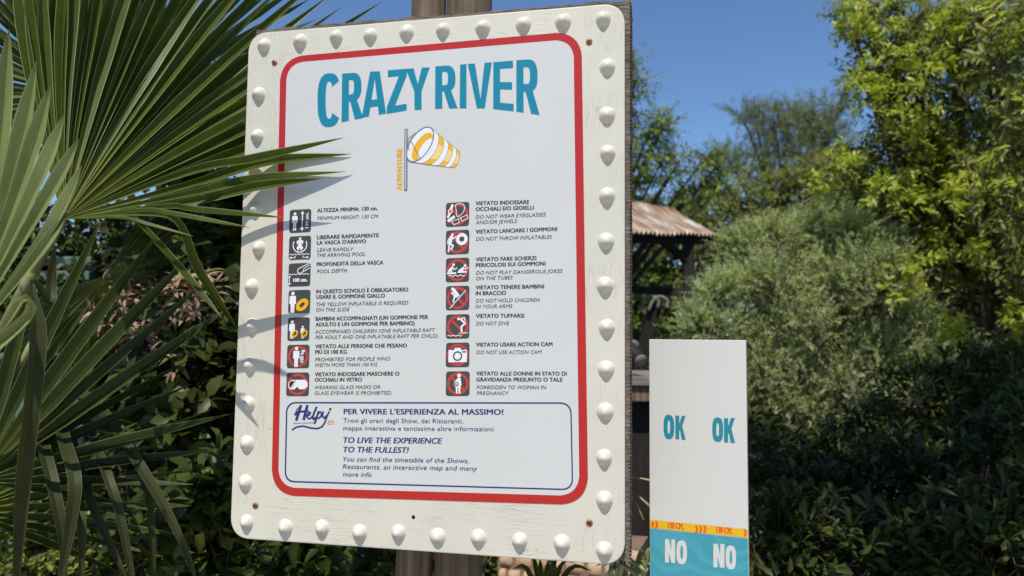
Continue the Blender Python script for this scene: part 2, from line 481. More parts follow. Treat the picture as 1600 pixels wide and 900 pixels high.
# rusty cross-head screws and one empty screw hole
def screw_mesh():
    bm = bmesh.new(); n = 16
    prof = [(0.0056, 0.0), (0.0054, -0.0012), (0.0040, -0.0022), (0.0017, -0.0026)]
    rows = [[bm.verts.new((r * math.cos(2 * math.pi * j / n), y, r * math.sin(2 * math.pi * j / n))) for j in range(n)] for r, y in prof]
    for i in range(3):
        for j in range(n): bm.faces.new((rows[i][j], rows[i][(j + 1) % n], rows[i + 1][(j + 1) % n], rows[i + 1][j]))
    c = bm.verts.new((0, -0.0012, 0))
    for j in range(n): bm.faces.new((rows[3][j], rows[3][(j + 1) % n], c))
    for f in bm.faces: f.material_index = 0
    for a, b in ((0.0030, 0.0008), (0.0008, 0.0030)):
        v = [bm.verts.new((x, -0.00275, z)) for x, z in ((-a, -b), (a, -b), (a, b), (-a, b))]
        f = bm.faces.new(v); f.material_index = 1
    v0 = [v for v in bm.verts][-4:]
    for v in v0: v.co.y -= 0.00008
    me = bpy.data.meshes.new('screw'); bm.to_mesh(me); bm.free(); me.materials.append(MAT['rust_screw']); me.materials.append(MAT['black'])
    return me
sm = screw_mesh()
for i, p in enumerate([(429, 98), (920.5, 65.5), (399.3, 790), (921, 817)]):
    x, z = SP(*p); o = link_mesh('screw', sm, SIGN); o.location = (x, 0, z); o.rotation_euler = (0, i * 0.7 + 0.2, 0)
x, z = SP(646, 808); fl = Flat(); fl.poly([(x + 0.0032 * math.cos(a), z + 0.0034 * math.sin(a)) for a in np.linspace(0, 2 * math.pi, 14)[:-1]], 0.0003, 0)
fl.obj('screw_hole', SIGN, [MAT['black']])

# ---- poster
def pl(px, py): return SP(px, py)
ol = (pl(438, 120), pl(425, 740)); orr = (pl(909, 80), pl(918.5, 740)); ot = (pl(459, 88.2), pl(885, 50.2)); ob = (pl(448.4, 774.3), pl(896, 788.6))
il = (pl(447.8, 120), pl(435.3, 740)); ir = (pl(896.7, 100), pl(905, 740)); it = (pl(465.8, 97.4), pl(878, 62.4)); ib = (pl(452.8, 761.9), pl(888, 774.4))
oq = [line_x(*ol, *ot), line_x(*orr, *ot), line_x(*orr, *ob), line_x(*ol, *ob)]
iq = [line_x(*il, *it), line_x(*ir, *it), line_x(*ir, *ib), line_x(*il, *ib)]
fl = Flat(); fl.poly(round_quad(*[p * 1.0 for p in iq], 0.032, 10), 0.0006, 0)
POSTER = fl.obj('poster', SIGN, [MAT['poster']])
fl = Flat(); fl.ring(round_quad(*oq, 0.044, 10), round_quad(*iq, 0.032, 10), 0.0007, 0)
fl.obj('red_border', POSTER, [MAT['red']])

# ---- lettering: built-in font outlines set along a base line given by its two ends
fcur = bpy.data.curves.new('lettering', 'FONT'); fcur.dimensions = '2D'; fcur.fill_mode = 'FRONT'; fcur.resolution_u = 3
fob = bpy.data.objects.new('lettering', fcur); COL.objects.link(fob)
def glyphs(text, bold=0.0, shear=0.0, space=1.0):
    fcur.body = text; fcur.offset = bold; fcur.shear = shear; fcur.size = 1.0; fcur.space_character = space
    bpy.context.view_layer.update()
    dg = bpy.context.evaluated_depsgraph_get(); ev = fob.evaluated_get(dg); me = ev.to_mesh()
    V = np.array([v.co[:2] for v in me.vertices]); Fs = [tuple(p.vertices) for p in me.polygons]
    ev.to_mesh_clear()
    return V, Fs
def put_text(fl, plane, text, p0, p1, cap, h, m, bold=0.018, shear=0.0, space=1.02):
    """cap: capital height in pixels of the photograph at this place"""
    V, Fs = glyphs(text, 0.0, shear, space)
    a, b = plane(*p0), plane(*p1); mid = ((p0[0] + p1[0]) / 2, (p0[1] + p1[1]) / 2)
    ch = np.linalg.norm(plane(mid[0], mid[1] - cap) - plane(*mid))
    w = V[:, 0].max() - V[:, 0].min()
    xs = (V[:, 0] - V[:, 0].min()) / w; ys = V[:, 1] / CAPH * ch
    e = (b - a); L = np.linalg.norm(e); e /= L; nn = np.array([-e[1], e[0]])
    P = a[None] + xs[:, None] * L * e[None] + ys[:, None] * nn[None]
    for q in ((0,) if bold < 0.006 else (-1, 0, 1)):
        o = len(fl.V); dx = q * bold * 1.5 / CAPH * ch
        fl.V += [(p[0] + dx * e[0], -h - 0.000003 * q, p[1] + dx * e[1]) for p in P]
        for f in Fs: fl.F.append(tuple(i + o for i in f)); fl.M.append(m)
Vh, _ = glyphs('H'); CAPH = Vh[:, 1].max()

TINK = [MAT['ink'], MAT['ink_light']]
RULES = [
 [('ALTEZZA MINIMA: 130 cm.', 496.1, 331.9, 590.2, 328.3, 1), ('MINIMUM HEIGHT: 130 CM', 496.1, 344, 591, 340.8, 0)],
 [('LIBERARE RAPIDAMENTE', 495.7, 373.9, 592.1, 370.6, 1), ("LA VASCA D'ARRIVO", 495.7, 382.4, 572.1, 379.9, 1), ('LEAVE RAPIDLY', 495.7, 393.5, 552.8, 392, 0), ('THE ARRIVING POOL', 495.4, 401.8, 571.1, 399.9, 0)],
 [('PROFONDITÀ DELLA VASCA', 495.4, 416, 599.1, 413, 1), ('POOL DEPTH', 495.4, 427, 543, 425.6, 0)],
 [('IN QUESTO SCIVOLO È OBBLIGATORIO', 494.8, 458.5, 638, 455.1, 1), ('USARE IL GOMMONE GIALLO', 494.8, 467, 601.7, 464.7, 1), ('THE YELLOW INFLATABLE IS REQUIRED', 494.8, 478.5, 638.2, 475.7, 0), ('ON THIS SLIDE', 494.3, 486.9, 546.6, 486.1, 0)],
 [('BAMBINI ACCOMPAGNATI (UN GOMMONE PER', 493.6, 501.1, 669.1, 498.2, 1), ('ADULTO E UN GOMMONE PER BAMBINO)', 493.6, 509.9, 648, 507.8, 1), ('ACCOMPANIED CHILDREN (ONE INFLATABLE RAFT', 492.8, 521.2, 680.1, 518.5, 0), ('PER ADULT AND ONE INFLATABLE RAFT PER CHILD)', 493.1, 529.8, 684.3, 527.4, 0)],
 [('VIETATO ALLE PERSONE CHE PESANO', 493, 544.1, 636, 542.6, 1), ('PIÙ DI 100 KG', 493, 552.9, 542, 552.4, 1), ('PROHIBITED FOR PEOPLE WHO', 492.6, 564.5, 609.9, 563.2, 0), ('WEITH MORE THAN 100 KG', 492.6, 573.2, 590, 572.1, 0)],
 [('VIETATO INDOSSARE MASCHERE O', 492.3, 587.8, 624, 586.6, 1), ('OCCHIALI IN VETRO', 492.3, 596.3, 565.8, 595.8, 1), ('WEARING GLASS MASKS OR', 491.9, 608.1, 594.2, 607.4, 0), ('GLASS EYEWEAR IS PROHIBITED.', 491.9, 616.9, 612.1, 616.4, 0)],
 [('VIETATO INDOSSARE', 743.6, 320.8, 826.8, 318.5, 1), ('OCCHIALI E/O GIOIELLI', 743.6, 329.9, 834.1, 327.2, 1), ('DO NOT WEAR EYEGLASSES', 743.6, 342, 853, 338, 0), ('AND/OR JEWELS', 743.6, 350.5, 808.2, 348.2, 0)],
 [('VIETATO LANCIARE I GOMMONI', 743.6, 365.1, 870.4, 360.8, 1), ('DO NOT THROW INFLATABLES', 744, 376.4, 862.9, 372.9, 0)],
 [('VIETATO FARE SCHERZI', 744, 408.3, 837.9, 406.1, 1), ('PERICOLOSI SUI GOMMONI', 744, 417.3, 852.4, 414.7, 1), ('DO NOT PLAY DANGEROUS JOKES', 744, 429.2, 879.3, 426.2, 0), ('ON THE TUBES', 744, 438, 801.4, 436.4, 0)],
 [('VIETATO TENERE BAMBINI', 743.6, 452.2, 850.1, 450.4, 1), ('IN BRACCIO', 743.6, 461.2, 790.8, 460.6, 1), ('DO NOT HOLD CHILDREN', 743.6, 472.8, 844, 471.2, 0), ('IN YOUR ARMS', 743.2, 481.8, 801, 481, 0)],
 [('VIETATO TUFFARSI', 744, 496.6, 819, 496, 1), ('DO NOT DIVE', 744, 508.4, 796, 508, 0)],
 [('VIETATO USARE ACTION CAM', 744.2, 541.4, 863.2, 540.6, 1), ('DO NOT USE ACTION CAM', 744.6, 553.2, 846.6, 552.8, 0)],
 [('VIETATO ALLE DONNE IN STATO DI', 744.6, 586.4, 885.4, 586.6, 1), ('GRAVIDANZA PRESUNTO O TALE', 744.6, 595.8, 879, 596, 1), ('FORBIDDEN TO WOMAN IN', 745, 607.8, 854, 608, 0), ('PREGNANCY', 745, 617, 795.2, 617, 0)],
]
for block in RULES:
    fl = Flat()
    for (t, xa, ya, xb, yb, bold) in block:
        put_text(fl, SP, t, (xa, ya), (xb, yb), 5.9 if bold else 5.6, 0.0011, 0 if bold else 1, 0.022 if bold else 0.0, 0.0 if bold else 0.22)
    fl.obj('rule_text', POSTER, TINK)

# ---- title letters, hand-drawn outlines in a unit box
def arc(cx, cy, rx, ry, a0, a1, n=10, e=2.0):
    out = []
    for k in range(n + 1):
        a = R(a0 + (a1 - a0) * k / n); c, s = math.cos(a), math.sin(a)
        out.append((cx + rx * math.copysign(abs(c) ** (2 / e), c), cy + ry * math.copysign(abs(s) ** (2 / e), s)))
    return out
def letter(ch, sx, sy):
    """list of convex-ish polygons and quad rings filling the letter's unit box; sx, sy: stroke width"""
    P = []
    def q(*p): P.append(list(p))
    def strip(outer, inner):
        for i in range(len(outer) - 1): P.append([outer[i], outer[i + 1], inner[i + 1], inner[i]])
    if ch == 'C':
        strip(arc(.5, .5, .5, .5, 38, 322, 26, 2.7), arc(.5, .5, .5 - sx, .5 - sy, 38, 322, 26, 2.7))
    elif ch == 'O':
        strip(arc(.5, .5, .5, .5, 0, 360, 32, 2.7), arc(.5, .5, .5 - sx, .5 - sy, 0, 360, 32, 2.7))
    elif ch == 'R':
        q((0, 0), (sx, 0), (sx, 1), (0, 1))
        strip([(sx, 1)] + arc(.5, .7, .46, .3, 90, -90, 14, 2.6) + [(sx, .4)], [(sx, 1 - sy)] + arc(.48, .7, .46 - sx, .3 - sy, 90, -90, 14, 2.6) + [(sx, .4 + sy)])
        q((.40, .42), (1 - sx * 1.08, 0), (1.02, 0), (.72, .44))
    elif ch == 'A':
        q((0, 0), (sx * 1.02, 0), (.5, .84), (.5, 1), (.5 - sx * .62, 1)); q((1, 0), (.5 + sx * .62, 1), (.5, 1), (.5, .84), (1 - sx * 1.02, 0))
        q((.27, .20), (.73, .20), (.66, .20 + sy), (.34, .20 + sy))
    elif ch == 'Z':
        q((0, 1), (0, 1 - sy), (1, 1 - sy), (1, 1)); q((0, 0), (1, 0), (1, sy), (0, sy)); q((0, sy), (sx * 1.2, sy), (1, 1 - sy), (1 - sx * 1.2, 1 - sy))
    elif ch == 'Y':
        h = .44
        q((.5 - sx / 2, 0), (.5 + sx / 2, 0), (.5 + sx / 2, h), (.5 - sx / 2, h))
        q((.5 - sx / 2, h), (.5, h), (.5, h + .17), (sx * 1.05, 1), (0, 1)); q((.5, h), (.5 + sx / 2, h), (1, 1), (1 - sx * 1.05, 1), (.5, h + .17))
    elif ch == 'I':
        q((0, 0), (1, 0), (1, 1), (0, 1))
    elif ch == 'V':
        q((.5 - sx * .55, 0), (.5, 0), (.5, .2), (sx, 1), (0, 1)); q((.5, 0), (.5 + sx * .55, 0), (1, 1), (1 - sx, 1), (.5, .2))
    elif ch == 'E':
        q((0, 0), (sx, 0), (sx, 1), (0, 1)); q((sx, 0), (1, 0), (1, sy), (sx, sy)); q((sx, 1 - sy), (1, 1 - sy), (1, 1), (sx, 1)); q((sx, .5 - sy / 2), (.94, .5 - sy / 2), (.94, .5 + sy / 2), (sx, .5 + sy / 2))
    elif ch == 'K':
        q((0, 0), (sx, 0), (sx, 1), (0, 1)); q((sx, .36), (sx, .66), (1 - sx * .98, 1), (.98, 1), (.66, .56)); q((.40, .52), (.66, .58), (1, 0), (1 - sx * 1.05, 0))
    elif ch == 'N':
        q((0, 0), (sx, 0), (sx, 1), (0, 1)); q((1 - sx, 0), (1, 0), (1, 1), (1 - sx, 1)); q((sx, 1), (sx, .45), (1 - sx, 0), (1 - sx, .55))
    return P
def put_letter(fl, plane, ch, tl, tr, br, bl, h, m, sx, sy):
    a, b, c, d = [plane(*p) for p in (tl, tr, br, bl)]
    for k, poly in enumerate(letter(ch, sx, sy)):
        fl.poly([(d * (1 - x) + c * x) * (1 - y) + (a * (1 - x) + b * x) * y for x, y in poly], h + 0.000004 * k, m)
fl = Flat()
TT = 0.0011
for ch, tl, tr, br, bl, sx, sy in [
    ('C', (496.5, 116), (533, 113.5), (533, 197), (496.5, 200), .345, .15),
    ('R', (535, 115.5), (566, 113), (567, 184.5), (534, 191), .34, .145),
    ('A', (565.5, 112.6), (607, 111.3), (603.5, 177.5), (565.5, 184), .29, .16),
    ('Z', (606.5, 110.2), (636, 107.6), (635.5, 172.5), (604.5, 178), .34, .155),
    ('Y', (634.5, 107.8), (671.5, 105.4), (671, 171.5), (636, 172), .31, .15),
    ('R', (680.5, 104), (712.5, 101.5), (714.5, 169.2), (680, 170), .33, .14),
    ('I', (719.2, 101.2), (729, 100.4), (729, 169.3), (718.5, 169.2), .34, .15),
    ('V', (731, 100.2), (768.5, 97.8), (770, 169.6), (733, 169.2), .30, .15),
    ('E', (771, 97.6), (801.5, 95), (802.8, 174), (771, 170.5), .34, .145),
    ('R', (807, 94.5), (841, 92), (842.5, 179.5), (807, 174.5), .32, .14)]:
    put_letter(fl, SP, ch, tl, tr, br, bl, TT, 0, sx, sy)
fl.obj('title_lettering', POSTER, [MAT['teal']])

# ---- windsock emblem
def thick(fl, plane, pts, wpx, h, m, closed=False):
    P = [plane(*p) for p in pts]; w = wpx / F * 1.27 / 2
    n = len(P); rng_ = range(n if closed else n - 1)
    for i in rng_:
        a, b = P[i], P[(i + 1) % n]; d = nrm(b - a); s = np.array([-d[1], d[0]]) * w; e = d * w * 0.5
        fl.poly([a - s - e, b - s + e, b + s + e, a + s - e], h + 1e-6 * (i % 3), m)
def ell(t, n=36, a0=0, a1=360, k=1.0):
    c = np.array([657, 226]) * (1 - t) + np.array([711.5, 248.5]) * t
    ma = 30.5 * (1 - t) + 14 * t; mi = 15.5 * (1 - t) + 6.0 * t
    ang = R(-57) * (1 - t) + R(-74) * t
    ax, ay = np.array([math.cos(ang), math.sin(ang)]), np.array([-math.sin(ang), math.cos(ang)])
    return [tuple(c + k * (ma * math.cos(R(a)) * ax + mi * math.sin(R(a)) * ay)) for a in np.linspace(a0, a1, n + 1)[:n + (a1 - a0 < 360)]]
def hull(p):
    p = sorted(set(map(tuple, p)))
    def half(q):
        o = []
        for c in q:
            while len(o) > 1 and (o[-1][0] - o[-2][0]) * (c[1] - o[-2][1]) - (o[-1][1] - o[-2][1]) * (c[0] - o[-2][0]) <= 0: o.pop()
            o.append(c)
        return o[:-1]
    return half(p) + half(p[::-1])
fl = Flat(); hh = 0.0009
WM = [MAT['picto_white'], MAT['yellow'], MAT['yellow_pale'], MAT['grey_line'], MAT['silver'], MAT['orange']]
cuts = [0, .20, .40, .57, .74, .88, 1.0]
for i in range(5, -1, -1):
    hp = hull(ell(cuts[i]) + ell(cuts[i + 1]))
    hh += 0.00004
    cc = np.mean(hp, axis=0)
    fl.poly([SP(*(cc + (np.array(p) - cc) * 1.0 + nrm(np.array(p) - cc) * 0.55)) for p in hp], hh, 3); hh += 0.00004
    fl.poly([SP(*p) for p in hp], hh, 1 if i % 2 else 0); hh += 0.00004
    if i % 2:
        mid = [p for p in ell(cuts[i + 1], 10, 62, 118)] + [p for p in ell(cuts[i], 10, 118, 62)]
        fl.poly([SP(*p) for p in mid], hh + 0.00001, 2)
hh += 0.0001
fl.poly([SP(*p) for p in ell(0)], hh, 0); hh += 0.00004
def crescent(k0, k1, shift):
    o = [np.array(p) for p in ell(0, 18, -90 - 70, -90 + 250 - 70)]
    return o
c0 = np.array([662.5, 230]); ax, ay = np.array([math.cos(R(-57)), math.sin(R(-57))]), np.array([-math.sin(R(-57)), math.cos(R(-57))])
def el2(c, ma, mi, a0, a1, n): return [tuple(c + ma * math.cos(R(a)) * ax + mi * math.sin(R(a)) * ay) for a in np.linspace(a0, a1, n)]
fl.poly([SP(*p) for p in el2(np.array([660.5, 229.5]), 25, 11.5, 0, 360, 30)[:-1]], hh, 1); hh += 0.00004
fl.poly([SP(*p) for p in el2(np.array([665.6, 233]), 19, 7.6, 0, 360, 30)[:-1]], hh, 0); hh += 0.00004
thick(fl, SP, ell(0), 1.7, hh, 3, True); hh += 0.00004
thick(fl, SP, [(638, 217), (664, 199.5)], 1.2, hh, 3); thick(fl, SP, [(638, 221), (643, 221), (657, 249)], 1.2, hh + .00002, 3); thick(fl, SP, [(638, 224), (640, 236)], 1.2, hh + .00004, 3)
thick(fl, SP, [(634.8, 203), (634.2, 296)], 5.2, hh + .0001, 3); thick(fl, SP, [(634.6, 203.6), (634.0, 295.4)], 2.8, hh + .00014, 4)
put_text(fl, SP, 'ADVENTURE', (628.6, 296.5), (628.8, 231), 8.6, 0.0011, 1, 0.03)
fl.obj('windsock_emblem', POSTER, WM)

# ---- pictograms
class Pic:
    def __init__(s, l, t, r, b):
        a, c = SP(l, (t + b) / 2), SP(r, (t + b) / 2); d, e = SP((l + r) / 2, b), SP((l + r) / 2, t)
        s.x0, s.x1, s.z0, s.z1 = a[0], c[0], d[1], e[1]
        s.sl = (c[1] - a[1]) * 0; s.f = Flat(); s.h = 0.0010
        s.f.poly(round_quad(s.m(0, 1), s.m(1, 1), s.m(1, 0), s.m(0, 0), (s.x1 - s.x0) * 0.11, 4), s.h, 0)
    def m(s, x, y): return np.array([s.x0 + (s.x1 - s.x0) * x, s.z0 + (s.z1 - s.z0) * (y + (x - .5) * 0.025)])
    def up(s): s.h += 0.00004
    def disc(s, x, y, r, c, ry=None, rot=0, n=20):
        s.up(); ry = ry or r; k, q = math.cos(R(rot)), math.sin(R(rot))
        s.f.poly([s.m(x + r * math.cos(a) * k - ry * math.sin(a) * q, y + r * math.cos(a) * q + ry * math.sin(a) * k) for a in np.linspace(0, 2 * math.pi, n + 1)[:-1]], s.h, c)
    def ring(s, x, y, r0, r1, c, n=28, a0=0, a1=360):
        s.up(); A = np.radians(np.linspace(a0, a1, n + 1))
        for i in range(n):
            s.f.poly([s.m(x + r * math.cos(a), y + r * math.sin(a)) for r, a in ((r0, A[i]), (r1, A[i]), (r1, A[i + 1]), (r0, A[i + 1]))], s.h, c)
    def poly(s, pts, c): s.up(); s.f.poly([s.m(*p) for p in pts], s.h, c)
    def line(s, pts, w, c):
        for i in range(len(pts) - 1):
            s.up(); a, b = np.array(pts[i], float), np.array(pts[i + 1], float); d = nrm(b - a); n = np.array([-d[1], d[0]]) * w / 2; e = d * w * .3
            s.f.poly([s.m(*p) for p in (a - n - e, b - n + e, b + n + e, a + n - e)], s.h, c)
    def wave(s, x0, x1, y, amp, k, w, c):
        s.line([(x, y + amp * math.sin(k * 2 * math.pi * (x - x0) / (x1 - x0))) for x in np.linspace(x0, x1, 8 * k + 1)], w, c)
    def man(s, x, y0, H, c=1, hands=True):
        u = H
        s.disc(x, y0 + .90 * u, .085 * u, c)
        s.poly([(x - .15 * u, y0 + .79 * u), (x + .15 * u, y0 + .79 * u), (x + .17 * u, y0 + .42 * u), (x + .10 * u, y0 + .42 * u), (x + .085 * u, y0), (x + .01 * u, y0), (x, y0 + .38 * u), (x - .01 * u, y0), (x - .085 * u, y0), (x - .10 * u, y0 + .42 * u), (x - .17 * u, y0 + .42 * u)], c)
    def ban(s, slash=True):
        s.ring(.5, .5, .36, .45, 2)
        if slash: s.line([(.2, .8), (.8, .2)], .09, 2)
    def arrow(s, a, b, w, hd, c):
        a, b = np.array(a, float), np.array(b, float); d = nrm(b - a); n = np.array([-d[1], d[0]])
        s.line([a, b - d * hd], w, c); s.poly([b, b - d * hd + n * hd * .6, b - d * hd - n * hd * .6], c)
    def text(s, t, x0, y0, x1, y1, cap, c, bold=.03):
        s.up(); V, Fs = glyphs(t, bold); w = V[:, 0].max() - V[:, 0].min(); L = math.hypot(x1 - x0, y1 - y0); e = np.array([x1 - x0, y1 - y0]) / L; n = np.array([-e[1], e[0]])
        o = len(s.f.V)
        for v in V:
            p = np.array([x0, y0]) + e * L * (v[0] - V[:, 0].min()) / w + n * cap * v[1] / CAPH; q = s.m(*p); s.f.V.append((q[0], -s.h, q[1]))
        for f in Fs: s.f.F.append(tuple(i + o for i in f)); s.f.M.append(c)
    def done(s): s.f.obj('pictogram', POSTER, [MAT['picto_dark'], MAT['picto_white'], MAT['picto_red'], MAT['yellow'], MAT['black']])

p = Pic(452.7, 327.4, 486.3, 363.5); p.man(.25, .1, .8); p.arrow((.6, .5), (.6, .94), .05, .14, 1); p.arrow((.6, .5), (.6, .06), .05, .14, 1); p.text('130 cm.', .88, .18, .88, .86, .13, 1); p.done()
p = Pic(452, 369, 486, 405.6); p.disc(.5, .89, .055, 1); p.poly([(.34, .78), (.42, .83), (.58, .83), (.66, .78), (.63, .62), (.58, .74), (.58, .6), (.66, .5), (.56, .36), (.5, .5), (.44, .36), (.34, .5), (.42, .6), (.42, .74), (.37, .62)], 1)
p.ring(.5, .62, .29, .335, 1, 20, 150, 390); p.wave(.04, .96, .22, .02, 5, .03, 1); p.line([(.32, .15), (.32, .08)], .03, 1); p.arrow((.32, .08), (.05, .08), .03, .1, 1); p.line([(.68, .15), (.68, .08)], .03, 1); p.arrow((.68, .08), (.95, .08), .03, .1, 1); p.done()
p = Pic(451.2, 411.3, 485.4, 447.5); p.line([(.92, .98), (.45, .76), (.40, .66), (.44, .58), (.54, .56), (.96, .78)], .035, 1); p.line([(.66, .62), (.70, .76), (.95, .9)], .03, 1); p.wave(.04, .96, .52, .02, 5, .03, 1)
p.arrow((.08, .25), (.08, .48), .03, .1, 1); p.arrow((.08, .25), (.08, .04), .03, .1, 1); p.text('100 cm.', .25, .2, .9, .2, .14, 1, .05); p.done()
p = Pic(451, 453.2, 485, 489.6); p.man(.2, .02, .93); p.disc(.66, .34, .33, 4, .24, 40); p.disc(.64, .36, .32, 3, .23, 40); p.disc(.64, .36, .14, 4, .08, 40); p.disc(.65, .35, .09, 0, .05, 40); p.done()
p = Pic(449.9, 496, 484, 532.6); p.man(.2, .1, .8); p.man(.69, .1, .55)
for cx in (.33, .77): p.disc(cx, .3, .18, 3, .13, 50); p.disc(cx, .31, .1, 4, .06, 50); p.disc(cx - .03, .32, .03, 3, .03, 0)
p.done()
p = Pic(448.9, 538.7, 483.7, 575.3); p.ban(False); p.man(.42, .05, .88); p.text('100 kg', .74, .24, .74, .78, .14, 1, .04); p.done()
p = Pic(448, 582, 483.3, 618.9); p.ban(False); p.poly([(.08, .42), (.14, .3), (.36, .28), (.48, .40), (.60, .28), (.82, .3), (.94, .42), (.93, .58), (.82, .69), (.22, .69), (.10, .58)], 1)
p.poly([(.12, .42), (.18, .34), (.36, .64), (.2, .64), (.13, .56)], 4); p.line([(.24, .36), (.40, .66)], .03, 2); p.done()
p = Pic(696.9, 316.4, 733.2, 353.9); p.ban(); p.line([(.28, .9), (.2, .7)], .1, 1); p.disc(.19, .64, .1, 1); p.disc(.19, .64, .06, 2); p.line([(.17, .55), (.1, .4)], .1, 1)
p.line([(.42, .86), (.44, .92), (.6, .95), (.76, .9), (.82, .78), (.76, .58), (.62, .44), (.5, .40), (.46, .46), (.46, .64), (.42, .78), (.42, .86)], .03, 1); p.line([(.12, .24), (.36, .40)], .12, 1)
p.line([(.26, .22), (.54, .30), (.6, .16), (.36, .06), (.26, .22)], .028, 1); p.line([(.64, .34), (.92, .46), (.96, .3), (.7, .2), (.64, .34)], .028, 1); p.line([(.54, .3), (.64, .34)], .028, 1); p.done()
p = Pic(696.9, 359.7, 733.2, 397.4); p.ban(); p.disc(.28, .82, .06, 1); p.line([(.24, .72), (.18, .45)], .13, 1); p.line([(.22, .74), (.1, .6), (.09, .45)], .05, 1); p.line([(.24, .72), (.36, .66), (.44, .76)], .05, 1)
p.line([(.18, .45), (.32, .36), (.24, .2)], .07, 1); p.line([(.17, .45), (.12, .12)], .07, 1); p.ring(.69, .62, .11, .25, 1); p.disc(.69, .62, .11, 0); p.done()
p = Pic(696.9, 403.1, 733.2, 440.8); p.ban(False)
for dx in (0, .48):
    p.disc(.33 + dx * 1.04, .72 - dx * .12, .06, 1); p.line([(.28 + dx, .62 - dx * .1), (.14 + dx * .95, .46)], .1, 1); p.line([(.26 + dx, .62 - dx * .1), (.36 + dx, .52), (.48 + dx, .58)], .045, 1); p.line([(.1 + dx * .95, .46), (.26 + dx, .48), (.24 + dx, .40)], .05, 1)
p.line([(.08, .37), (.43, .37)], .075, 1); p.line([(.54, .41), (.88, .41)], .075, 1); p.wave(.14, .82, .26, .025, 3, .035, 1); p.done()
p = Pic(697, 446.8, 733.5, 484.6); p.ban(); p.disc(.28, .88, .065, 1); p.disc(.29, .7, .06, 1); p.line([(.34, .84), (.52, .6)], .13, 1); p.line([(.34, .6), (.46, .64)], .08, 1); p.line([(.5, .58), (.36, .52), (.32, .34)], .065, 1); p.line([(.18, .08), (.84, .8)], .035, 1); p.done()
p = Pic(697, 491.2, 733.6, 529); p.ban(); p.disc(.53, .81, .055, 1); p.line([(.60, .80), (.78, .86), (.82, .74)], .045, 1); p.line([(.62, .80), (.82, .62), (.66, .48), (.68, .28)], .075, 1); p.line([(.56, .22), (.94, .23)], .03, 1); p.wave(.08, .68, .12, .02, 3, .03, 1); p.done()
p = Pic(697, 535.4, 733.6, 573.6); p.ban(False); p.poly([(.11, .2), (.9, .2), (.9, .7), (.11, .7)], 1); p.poly([(.34, .7), (.66, .7), (.62, .79), (.38, .79)], 1); p.ring(.5, .45, .14, .2, 0); p.line([(.7, .62), (.85, .62)], .05, 4); p.done()
p = Pic(697, 580.2, 734, 618.6); p.ban(); p.disc(.55, .83, .08, 1); p.poly([(.5, .74), (.62, .74), (.66, .45), (.62, .4), (.62, .1), (.54, .1), (.53, .34), (.5, .34), (.5, .1), (.43, .1), (.42, .34), (.34, .46), (.36, .56)], 1); p.disc(.45, .48, .09, 0); p.disc(.45, .48, .07, 2); p.disc(.45, .49, .04, 1); p.done()

# ---- information box
fl = Flat()
fo = round_quad(SP(447.5, 628), SP(893, 628.6), SP(895.8, 766), SP(444.8, 753.2), 0.017, 6); fi = round_quad(SP(449.6, 630.2), SP(891, 630.8), SP(893.7, 763.8), SP(447, 751), 0.0152, 6)
fl.ring(fo, fi, 0.0009, 0); fl.obj('information_frame', POSTER, [MAT['navy']])
fl = Flat()
for t, a, b, cap, bold, sh in [
    ("PER VIVERE L'ESPERIENZA AL MASSIMO!", (537.6, 646.9), (786.4, 647.9), 8.4, .024, 0),
    ('Trovi gli orari degli Show, dei Ristoranti,', (536.8, 660.3), (724, 661.4), 6.9, .0, 0),
    ('mappa interattiva e tantissime altre informazioni', (536.8, 672), (771.4, 673.7), 6.9, .0, 0),
    ('TO LIVE THE EXPERIENCE', (537, 691.6), (691.2, 693), 8.6, .022, .2),
    ('TO THE FULLEST!', (537, 706.4), (639, 707.4), 8.6, .022, .2),
    ('You can find the timetable of the Shows,', (536.2, 720.7), (732.4, 723.4), 7.2, .0, .2),
    ('Restaurants, an interactive map and many', (535.8, 732.2), (746, 735.4), 7.2, .0, .2),
    ('more info', (535.8, 744.4), (581, 745), 7.2, .0, .2)]:
    put_text(fl, SP, t, a, b, cap, 0.0011, 0, bold, sh)
fl.obj('information_text', POSTER, [MAT['navy']])
fl = Flat()
LS = [  # brush-script strokes of the logo (pixel polylines, width)
    ([(470.5, 634), (467.5, 643), (463.5, 656)], 4.6), ([(480.5, 634), (477.5, 645), (475, 655)], 4.6), ([(461, 648), (466, 643.5), (477, 642.5), (481, 642)], 3.2), ([(470.5, 634), (464, 640), (461, 648), (463, 648)], 1.6),
    ([(479, 650), (484, 648), (485.5, 644.5), (482.8, 643.6), (480.5, 648), (480.5, 652.5), (484, 654.5), (488, 651)], 2.5),
    ([(495, 636), (491, 645), (488.5, 653), (491, 655), (494, 652)], 3.3),
    ([(498, 643), (495.5, 652), (492, 661.5)], 3.2), ([(497.5, 646), (501, 643.4), (503, 646), (501.5, 651), (497.5, 654)], 2.5),
    ([(505.5, 643), (504, 650), (507, 653.5), (511, 649)], 2.7), ([(514.5, 643), (511, 651), (507.5, 661), (503, 667), (496, 669.6), (486, 668.6), (474, 665.6), (464, 667), (457, 671.4)], 2.6)]
for pts, w in LS: thick(fl, SP, pts, w, 0.0010, 0)
c = SP(516.3, 639.3); fl.poly([c + 0.0024 * np.array([math.cos(a), math.sin(a)]) for a in np.linspace(0, 6.283, 15)[:-1]], 0.0010, 0)
put_text(fl, SP, 'Discover CanevaWorld', (459.2, 661.8), (491, 661.2), 1.7, 0.0011, 0, .03)
fl.poly([SP(512.4, 657), SP(522.2, 657), SP(521.8, 663), SP(512, 663)], 0.0009, 1)
put_text(fl, SP, '2.6', (513.6, 662.2), (521, 662.2), 4.6, 0.0011, 2, .02, .15)
fl.obj('logo', POSTER, [MAT['navy'], MAT['orange'], MAT['picto_white']])

